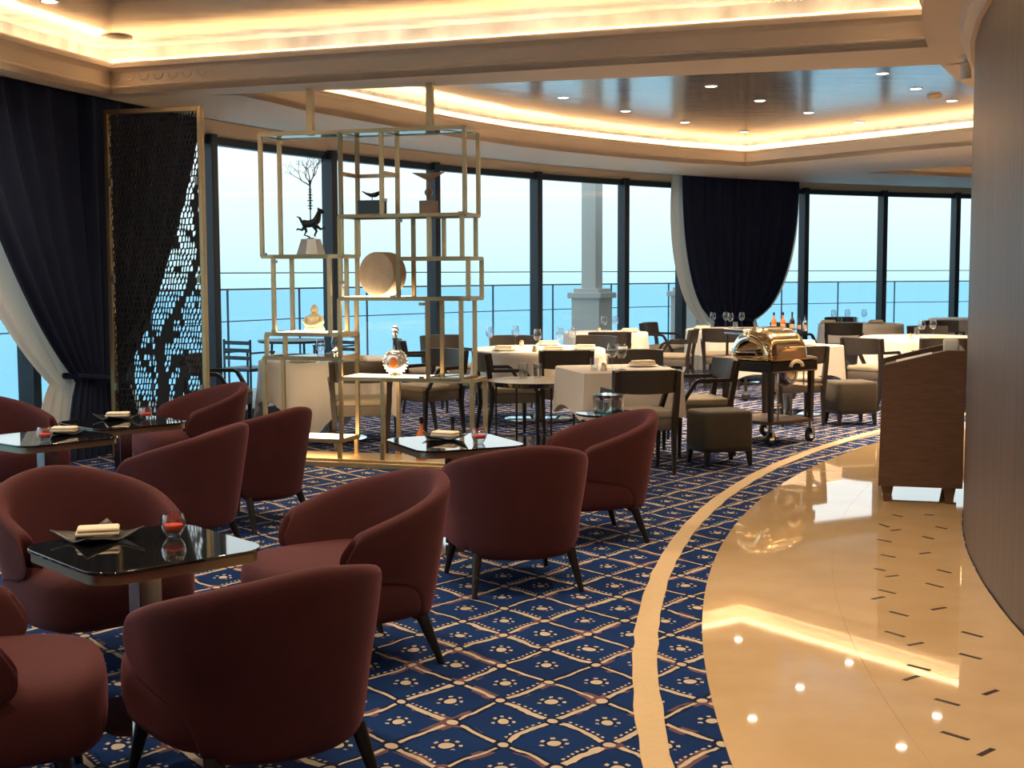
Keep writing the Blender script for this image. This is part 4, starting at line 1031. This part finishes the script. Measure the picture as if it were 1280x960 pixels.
def mk_nap():
    t = bpy.data.objects.new('table_napkin', None); COL.objects.link(t)
    mb = MB(); mb.lathe([(0, 0), (.09, .0), (.135, .012), (.133, .015), (.09, .005), (0, .005)], 28); mb.build('plate', MATS['paper'], t, smooth=50)
    for k, (w_, d_, z) in enumerate(((.21, .12, .014), (.19, .10, .032))):
        mb = MB(); soft_box(mb, w_, d_, z, z + .020, .009, 0, (k * .006, 0)); mb.build('fold', MATS['napkin'], t, smooth=60)
    return t
def mk_pot():
    t = bpy.data.objects.new('table_lamp_pot', None); COL.objects.link(t)
    mb = MB(); mb.lathe([(0, 0), (.026, 0), (.030, .012), (.021, .032), (.024, .050), (.0, .050)], 16); mb.build('pot', MATS['napkin'], t, smooth=50)
    mb = MB(); mb.lathe([(0, .050), (.016, .051), (.020, .060), (.008, .068), (0, .070)], 14); mb.build('lid', MATS['brass'], t, smooth=50)
    return t
ZT = TZ + .0075
def items(kind, mk, lab, cat, pts, where, idx, r_in=.08):
    words = ['left', 'second', 'third', 'fourth', 'fifth']
    x, y, sh, r = DT[idx][:4]; pts = sorted(pts)
    for k, (u, v) in enumerate(pts):
        p = P(u, v, ZT); d = Vector((p.x - x, p.y - y)); lim = (r * (.97 if sh == 'square' else 1.0)) - r_in
        if d.length > lim: d = d.normalized() * lim
        pos = 'only' if len(pts) == 1 else ('leftmost' if k == 0 else ('rightmost' if k == len(pts) - 1 else words[k]))
        place(kind, mk, '%s on the %s%s' % (lab, where, '' if len(pts) == 1 else ', %s of them' % pos), cat, (x + d.x, y + d.y, ZT), R(random.uniform(-25, 25)), lab + 's')
T = ['nearest square dining table', 'large centre round table', 'round table behind the lit shelf', 'small table before the terrace column', 'table below the right curtain', 'square table behind the silver trolley', 'far right table under the window', 'round table above the lectern', 'farthest right table']
for idx, pts in ((0, [(765, 461), (777, 462)]), (1, [(607, 433), (640, 431), (672, 437), (700, 435), (715, 433)]), (2, [(398, 455), (420, 449)]), (3, [(755, 415), (769, 415)]), (4, [(891, 409), (904, 408), (913, 410), (927, 409)]), (6, [(1042, 405), (1059, 404), (1080, 404)]), (7, [(1152, 422), (1166, 421)])):
    items('wine', mk_wine, 'stemmed wine glass', 'wine glass', pts, T[idx], idx)
for idx, pts in ((0, [(803, 458)]), (1, [(606, 440), (735, 437), (718, 444), (690, 430)]), (2, [(352, 456), (480, 455)]), (3, [(787, 415)]), (4, [(869, 412)]), (5, [(1006, 431)]), (6, [(1095, 404), (1022, 404)]), (7, [(1180, 426)])):
    items('nap', mk_nap, 'folded cream napkin', 'napkin', pts, T[idx], idx, .14)
for idx, pts in ((0, [(752, 464)]), (1, [(652, 433), (668, 440)]), (3, [(749, 415)]), (7, [(1138, 424)]), (2, [(410, 450)])):
    items('pot', mk_pot, 'small cream salt pot', 'pot', pts, T[idx], idx, .05)
for idx, pts in ((0, [(741, 463)]), (4, [(885, 411), (919, 411)]), (6, [(1050, 405), (1070, 405)]), (7, [(1146, 419)]), (2, [(425, 457)])):
    items('tumbler', mk_tumbler, 'short water tumbler', 'glass', pts, T[idx], idx, .06)

# --- round tray stand with two glasses
p = Vector((.20, 11.75)); t = thing('tray_stand', 'round dark tray table on thin legs with a mirrored lower disc', 'side table', (p.x, p.y, 0), R(20))
mb = MB(); mb.lathe([(0, .545), (.40, .545), (.415, .552), (.42, .585), (.408, .585), (.402, .562), (0, .562)], 44); mb.build('tray_top', MATS['black_glass'], t, smooth=40)
mb = MB(); mb.lathe([(.408, .5855), (.421, .5855), (.421, .589), (.408, .589)], 44); mb.build('tray_rim', MATS['champagne'], t, smooth=40)
for k in range(4):
    q = R(45 + 90 * k); mb = MB(); mb.tube([(.38 * math.cos(q), .38 * math.sin(q), 0), (.38 * math.cos(q), .38 * math.sin(q), .55)], .010, 8); mb.build('leg', MATS['dark_leg'], t)
mb = MB(); mb.lathe([(0, .02), (.39, .02), (.40, .026), (.40, .034), (0, .036)], 44); mb.build('mirror_disc', MATS['steel'], t, smooth=40)
for u, lab in ((654, 'tall tumbler on the dark tray stand, left of the pair'), (672, 'tall tumbler on the dark tray stand, right of the pair')):
    q = P(u, 476, .565); g = place('tumbler', mk_tumbler, lab, 'glass', (q.x, q.y, .565), 0, 'tumblers on the tray stand'); g.scale = (1.15, 1.15, 1.6)
# --- small side table with glass bowl behind the right tub chair
p = Vector((.66, 8.98)); t = thing('pedestal_table', 'small round pedestal table hidden behind the right tub chair', 'side table', (p.x, p.y, 0))
mb = MB(); mb.lathe([(0, .575), (.22, .575), (.225, .59), (0, .60)], 32); mb.build('top', MATS['black_glass'], t, smooth=40)
mb = MB(); mb.lathe([(0, .015), (.03, .015), (.03, .575), (0, .575)], 14); mb.build('column', MATS['champagne'], t, smooth=40)
mb = MB(); mb.lathe([(0, 0), (.18, 0), (.17, .015), (0, .018)], 28); mb.build('base', MATS['steel'], t, smooth=40)
t = thing('glass_dish', 'cut glass cylinder dish standing behind the right tub chair', 'glass dish', (p.x, p.y, .60))
mb = MB(); mb.lathe([(.105, .004), (.108, .115), (.100, .115), (.097, .015)], 26); mb.f = [f for f in mb.f if len(f) == 4]; mb.build('dish_wall', MATS['clear_glass'], t, smooth=60)
mb = MB(); mb.lathe([(0, 0), (.105, 0), (.103, .015), (0, .015)], 26); mb.build('dish_base', MATS['edge_glass'], t, smooth=40)
mb = MB(); mb.lathe([(.098, .098), (.110, .098), (.110, .116), (.098, .116)], 26); mb.build('silver_rim', MATS['steel'], t, smooth=40)
for k in range(7):
    q = R(k * 51); mb = MB(); mb.box((.07 * math.cos(q), .07 * math.sin(q), .045), (.03, .03, .05), q); mb.build('glass_cube', MATS['crystal'], t, smooth=0)

# --- ottomans
def mk_otto():
    t = bpy.data.objects.new('ottoman', None); COL.objects.link(t)
    mb = MB(); soft_box(mb, .44, .36, .13, .44, .03, .006, (0, 0), .05); mb.build('cushion', MATS['ottoman'], t, smooth=60)
    mb = MB(); soft_box(mb, .425, .345, .115, .17, .006, 0, (0, 0), .03); mb.build('frame', MATS['dark_leg'], t, smooth=60)
    for sx in (-1, 1):
        for sy in (-1, 1):
            mb = MB(); mb.tube([(sx * .185, sy * .145, .13), (sx * .195, sy * .155, 0)], [.030, .018], 4, rot=R(45)); mb.build('leg', MATS['dark_leg'], t, smooth=0)
    return t
q = P(876, 580, 0); place('otto', mk_otto, 'olive brown upholstered ottoman beside the nearest square table', 'ottoman', (q.x + .15, q.y + .02, 0), R(20), 'ottomans')
q = P(1062, 531, 0); place('otto', mk_otto, 'olive brown upholstered ottoman right of the silver trolley', 'ottoman', (q.x + .03, q.y + .10, 0), R(12), 'ottomans')

# --- carving trolley with silver dome
TRZ = R(37); c0 = Vector((2.34, 12.02))
t = thing('carving_trolley', 'dark wooden serving trolley with a gleaming roll-top dome and brass fittings', 'trolley', (c0.x, c0.y, 0), TRZ)
def wheel(parent, x, y):
    mb = MB(); mb.tube([(x, y, .20), (x, y, .115)], .016, 8); mb.box((x, y, .10), (.03, .07, .05)); c = mb.build('caster', MATS['chrome_dark'], parent, smooth=40)
    mb = MB(); prof = [(0, -.016), (.05, -.016), (.062, -.010), (.062, .010), (.05, .016), (0, .016)]; vs = []; n = 20
    for r, a in prof:
        for k in range(n):
            q = 2 * math.pi * k / n; vs.append((x + r * math.cos(q), y - .0 + a, .063 + r * math.sin(q)))
    mb.add(vs, [(i * n + k, i * n + (k + 1) % n, (i + 1) * n + (k + 1) % n, (i + 1) * n + k) for i in range(5) for k in range(n)]); mb.build('wheel', MATS['rubber'], c, smooth=40)
    mb = MB(); mb.tube([(x, y - .020, .063), (x, y + .020, .063)], .030, 12); mb.build('hub', MATS['steel'], c, smooth=40)
HX, HY = .265, .275
for sx in (-1, 1):
    for sy in (-1, 1):
        mb = MB(); mb.tube([(sx * HX, sy * HY, .19), (sx * HX, sy * HY, .75)], [.026, .034], 4, rot=R(45)); mb.build('leg', MATS['chair_wood'], t, smooth=0)
        wheel(t, sx * HX, sy * HY)
mb = MB(); mb.box((0, 0, .20), (.58, .60, .03)); mb.build('lower_shelf', MATS['lectern_wood'], t, smooth=0, bevel=.005)
mb = MB(); mb.box((0, 0, .70), (.62, .64, .10)); mb.build('top_case', MATS['black_lacquer'], t, smooth=0, bevel=.015)
mb = MB(); mb.rings([[(x, y, z) for x, y in rrect(w_, d_, .06, 6)] for w_, d_, z in ((.60, .60, .75), (.64, .66, .758), (.64, .66, .772), (.56, .58, .785))]); mb.build('tray_rim', MATS['gold_warm_silver'], t, smooth=40)
def dome(r0, r1, q0, q1, m, name):
    mb = MB(); nu, nv = 30, 14
    def fn(i, j):
        x_ = -.275 + .55 * i / (nu - 1); q = q0 + (q1 - q0) * j / (nv - 1); e = 1 - abs(x_ / .285) ** 6
        r_ = (r0 * max(e, .0004) ** .35)
        return (x_, r_ * math.cos(q) * 1.02, .785 + r_ * math.sin(q) * .93)
    mb.grid(fn, nu, nv); return mb.build(name, m, t, smooth=180, solid=.006)
dome(.265, 0, R(0), R(115), MATS['steel'], 'dome_back'); dome(.278, 0, R(85), R(182), MATS['gold_warm_silver'], 'dome_lid')  # lid is silver; its warm reflections are put into the gold colour
mb = MB(); mb.tube([(-.10, -.295, .86), (-.10, -.33, .87), (.10, -.33, .87), (.10, -.295, .86)], .010, 8); mb.build('lid_handle', MATS['gold_warm_silver'], t)
mb = MB(); mb.tube([(-.285, -.12, .79), (-.31, -.12, .83), (-.31, .12, .83), (-.285, .12, .79)], .012, 8); mb.build('side_handle', MATS['steel'], t)
mb = MB()
for k in range(11):
    pass
mb.tube([(.13 * math.cos(R(a)) * .6, -.335, .70 + .05 * math.sin(R(a))) for a in range(0, 181, 15)], [.016] * 13, 8); mb.build('push_handle', MATS['napkin'], t)
mb = MB(); mb.box((.40, -.02, .50), (.26, .34, .014)); mb.build('side_board', MATS['gold_warm_silver'], t, smooth=0, bevel=.004)
for y in (-.16, .12):
    mb = MB(); mb.bar((.30, y, .50), (.50, y, .50), .012, .012); mb.tube([(.30, y, .50), (.30, y, .66)], .008, 6); mb.build('board_bracket', MATS['steel'], t)
mb = MB(); mb.lathe([(0, .50), (.05, .505), (.09, .54), (.11, .60), (.115, .65), (0, .65)], 20, (.12, -.10, 0)); mb.build('burner_bowl', MATS['chrome_dark'], t, smooth=60)
mb = MB(); mb.tube([(-.20, -.30, .215), (-.20, -.30, .66)], .010, 8); mb.build('gas_rod', MATS['steel'], t)
mb = MB(); mb.lathe([(0, .335), (.018, .34), (.022, .36), (.012, .38), (0, .385)], 12, (-.20, -.315, 0)); mb.build('knob', MATS['gold_warm_silver'], t, smooth=60)

# --- second trolley with bottles behind the dome
c1 = Vector((3.02, 16.05)); t = thing('liquor_trolley', 'low trolley carrying liquor bottles behind the silver dome', 'trolley', (c1.x, c1.y, 0), R(25))
for sx in (-1, 1):
    for sy in (-1, 1):
        mb = MB(); mb.tube([(sx * .34, sy * .20, .12), (sx * .34, sy * .20, .80)], .018, 8); mb.build('leg', MATS['chair_wood'], t); 
        mb = MB(); mb.lathe([(0, 0), (.02, .008), (.05, .03), (.05, .08), (.02, .11), (0, .12)], 14, (sx * .34, sy * .20, 0)); mb.build('caster', MATS['rubber'], t, smooth=40)
for z in (.33, .80):
    mb = MB(); mb.box((0, 0, z), (.74, .46, .025)); mb.build('shelf_board', MATS['chrome_dark'], t, smooth=0, bevel=.005)
    mb = MB(); mb.tube([(-.37, -.23, z + .05), (.37, -.23, z + .05), (.37, .23, z + .05), (-.37, .23, z + .05), (-.37, -.23, z + .05)], .007, 6); mb.build('gallery_rail', MATS['steel'], t)
for k, (u, m_) in enumerate(((949, 'cognac'), (961, 'cognac'), (973, 'dark_bottle'), (982, 'clear_glass'), (990, 'steel'))):
    q = P(u, 409, .83); b_ = bottle(['amber bottle, leftmost on the liquor trolley', 'amber bottle, second from left on the liquor trolley', 'dark bottle in the middle of the liquor trolley', 'clear bottle on the liquor trolley', 'silver shaker, rightmost on the liquor trolley'][k], Vector((q.x, c1.y - .05 + (q.x - c1.x) * .4, .8125)), .24 if k < 3 else .2, MATS[m_])

# --- lectern
lx, ly = 2.44, 8.72
LR = R(-16); t = thing('lectern', 'dark wooden host stand with a sloping top and short legs beside the curved wall', 'lectern', (lx, ly, 0), LR)
D_, W1 = .78, .535
def lp(x, y, z): return (lx + x * math.cos(LR) - y * math.sin(LR), ly + x * math.sin(LR) + y * math.cos(LR), z)
side = [(0, .12), (W1, .12), (W1, 1.03), (.42, 1.03), (0.015, .925)]
for y in (0, D_ - .03):
    mb = MB(); mb.rings([[(x, y + k, z) for x, z in side] for k in (0, .03)]); mb.build('side_panel', MATS['lectern_wood'], t, smooth=0, bevel=.003)
mb = MB(); mb.box((W1 - .015, D_ / 2, .59), (.03, D_ - .06, .87)); mb.build('front_panel', MATS['lectern_wood'], t, smooth=0)
mb = MB(); mb.box((.03, D_ / 2, .50), (.03, D_ - .06, .68)); mb.build('back_panel', MATS['lectern_wood'], t, smooth=0)
mb = MB(); mb.box((W1 / 2, D_ / 2, .165), (W1 - .04, D_ - .06, .02)); mb.build('bottom_board', MATS['lectern_wood'], t, smooth=0)
mb = MB(); mb.rings([[(x, y, z) for x, z in ((.03, .895), (.42, .99), (W1 - .03, .99), (W1 - .03, .97), (.42, .97), (.03, .875))] for y in (.03, D_ - .03)]); mb.build('sloping_top', MATS['lectern_wood'], t, smooth=0)
for x in (.06, W1 - .08):
    for y in (.06, D_ - .06):
        mb = MB(); mb.tube([(x, y, .13), (x, y, 0.010)], [.058, .030], 4, rot=R(45)); mb.build('leg', MATS['lectern_wood'], t, smooth=0)
o = MB().box((0, 0, 0), (.24, .30, .012)).build('paper_sheets', MATS['paper'], smooth=0, loc=lp(.22, .32, .957)); o.rotation_euler = (0, -math.atan2(.095, .39), LR); tag(o, 'white papers lying on the sloping lectern top', 'papers')
o = MB(); soft_box(o, .10, .12, 0, .09, .01); o = o.build('card_holder', MATS['paper'], smooth=60, loc=lp(.46, .45, .991), rz=LR); tag(o, 'white box on the flat end of the lectern', 'box')

# --- furniture out on the terrace, seen through the shelf
q = hit(366, FC, FR + 1.15); t = thing('terrace_table', 'dark outdoor table on the terrace seen through the narrow left shelf', 'table', (q.x, q.y, -.02), R(30))
mb = MB(); mb.lathe([(0, .70), (.44, .70), (.45, .715), (.45, .73), (0, .735)], 32); mb.build('tabletop', MATS['mullion'], t, smooth=40)
for k in range(4):
    a_ = R(45 + 90 * k); mb = MB(); mb.tube([(.30 * math.cos(a_), .30 * math.sin(a_), .70), (.34 * math.cos(a_), .34 * math.sin(a_), 0)], .016, 8); mb.build('leg', MATS['mullion'], t)
def mk_tchair():
    t = bpy.data.objects.new('terrace_chair', None); COL.objects.link(t)
    mb = MB(); soft_box(mb, .48, .46, .40, .44, .01, 0, (0, 0), .04); mb.build('seat', MATS['mullion'], t, smooth=60)
    for sx in (-1, 1):
        for sy in (-1, 1):
            mb = MB(); mb.tube([(sx * .21, sy * .20, 0), (sx * .21, sy * .20, .62 if sy > 0 else .78)], .014, 8); mb.build('leg', MATS['mullion'], t)
        mb = MB(); mb.bar((sx * .21, -.20, .62), (sx * .21, .21, .62), .04, .02); mb.build('arm', MATS['mullion'], t, smooth=0)
    for z in (.56, .65, .74):
        mb = MB(); mb.bar((-.21, -.205, z), (.21, -.205, z), .014, .045); mb.build('back_slat', MATS['mullion'], t, smooth=0)
    return t
for u, ph, lab in ((345, 20, 'dark slatted terrace chair left of the outdoor table'), (392, 200, 'dark slatted terrace chair right of the outdoor table')):
    q2 = hit(u, FC, FR + 1.15); d_ = Vector((q2.x - q.x, q2.y - q.y)); d_ = d_.normalized() * .82
    place('tchair', mk_tchair, lab, 'chair', (q.x + d_.x, q.y + d_.y, -.02), math.atan2(-d_.y, -d_.x) - math.pi / 2, 'terrace chairs')
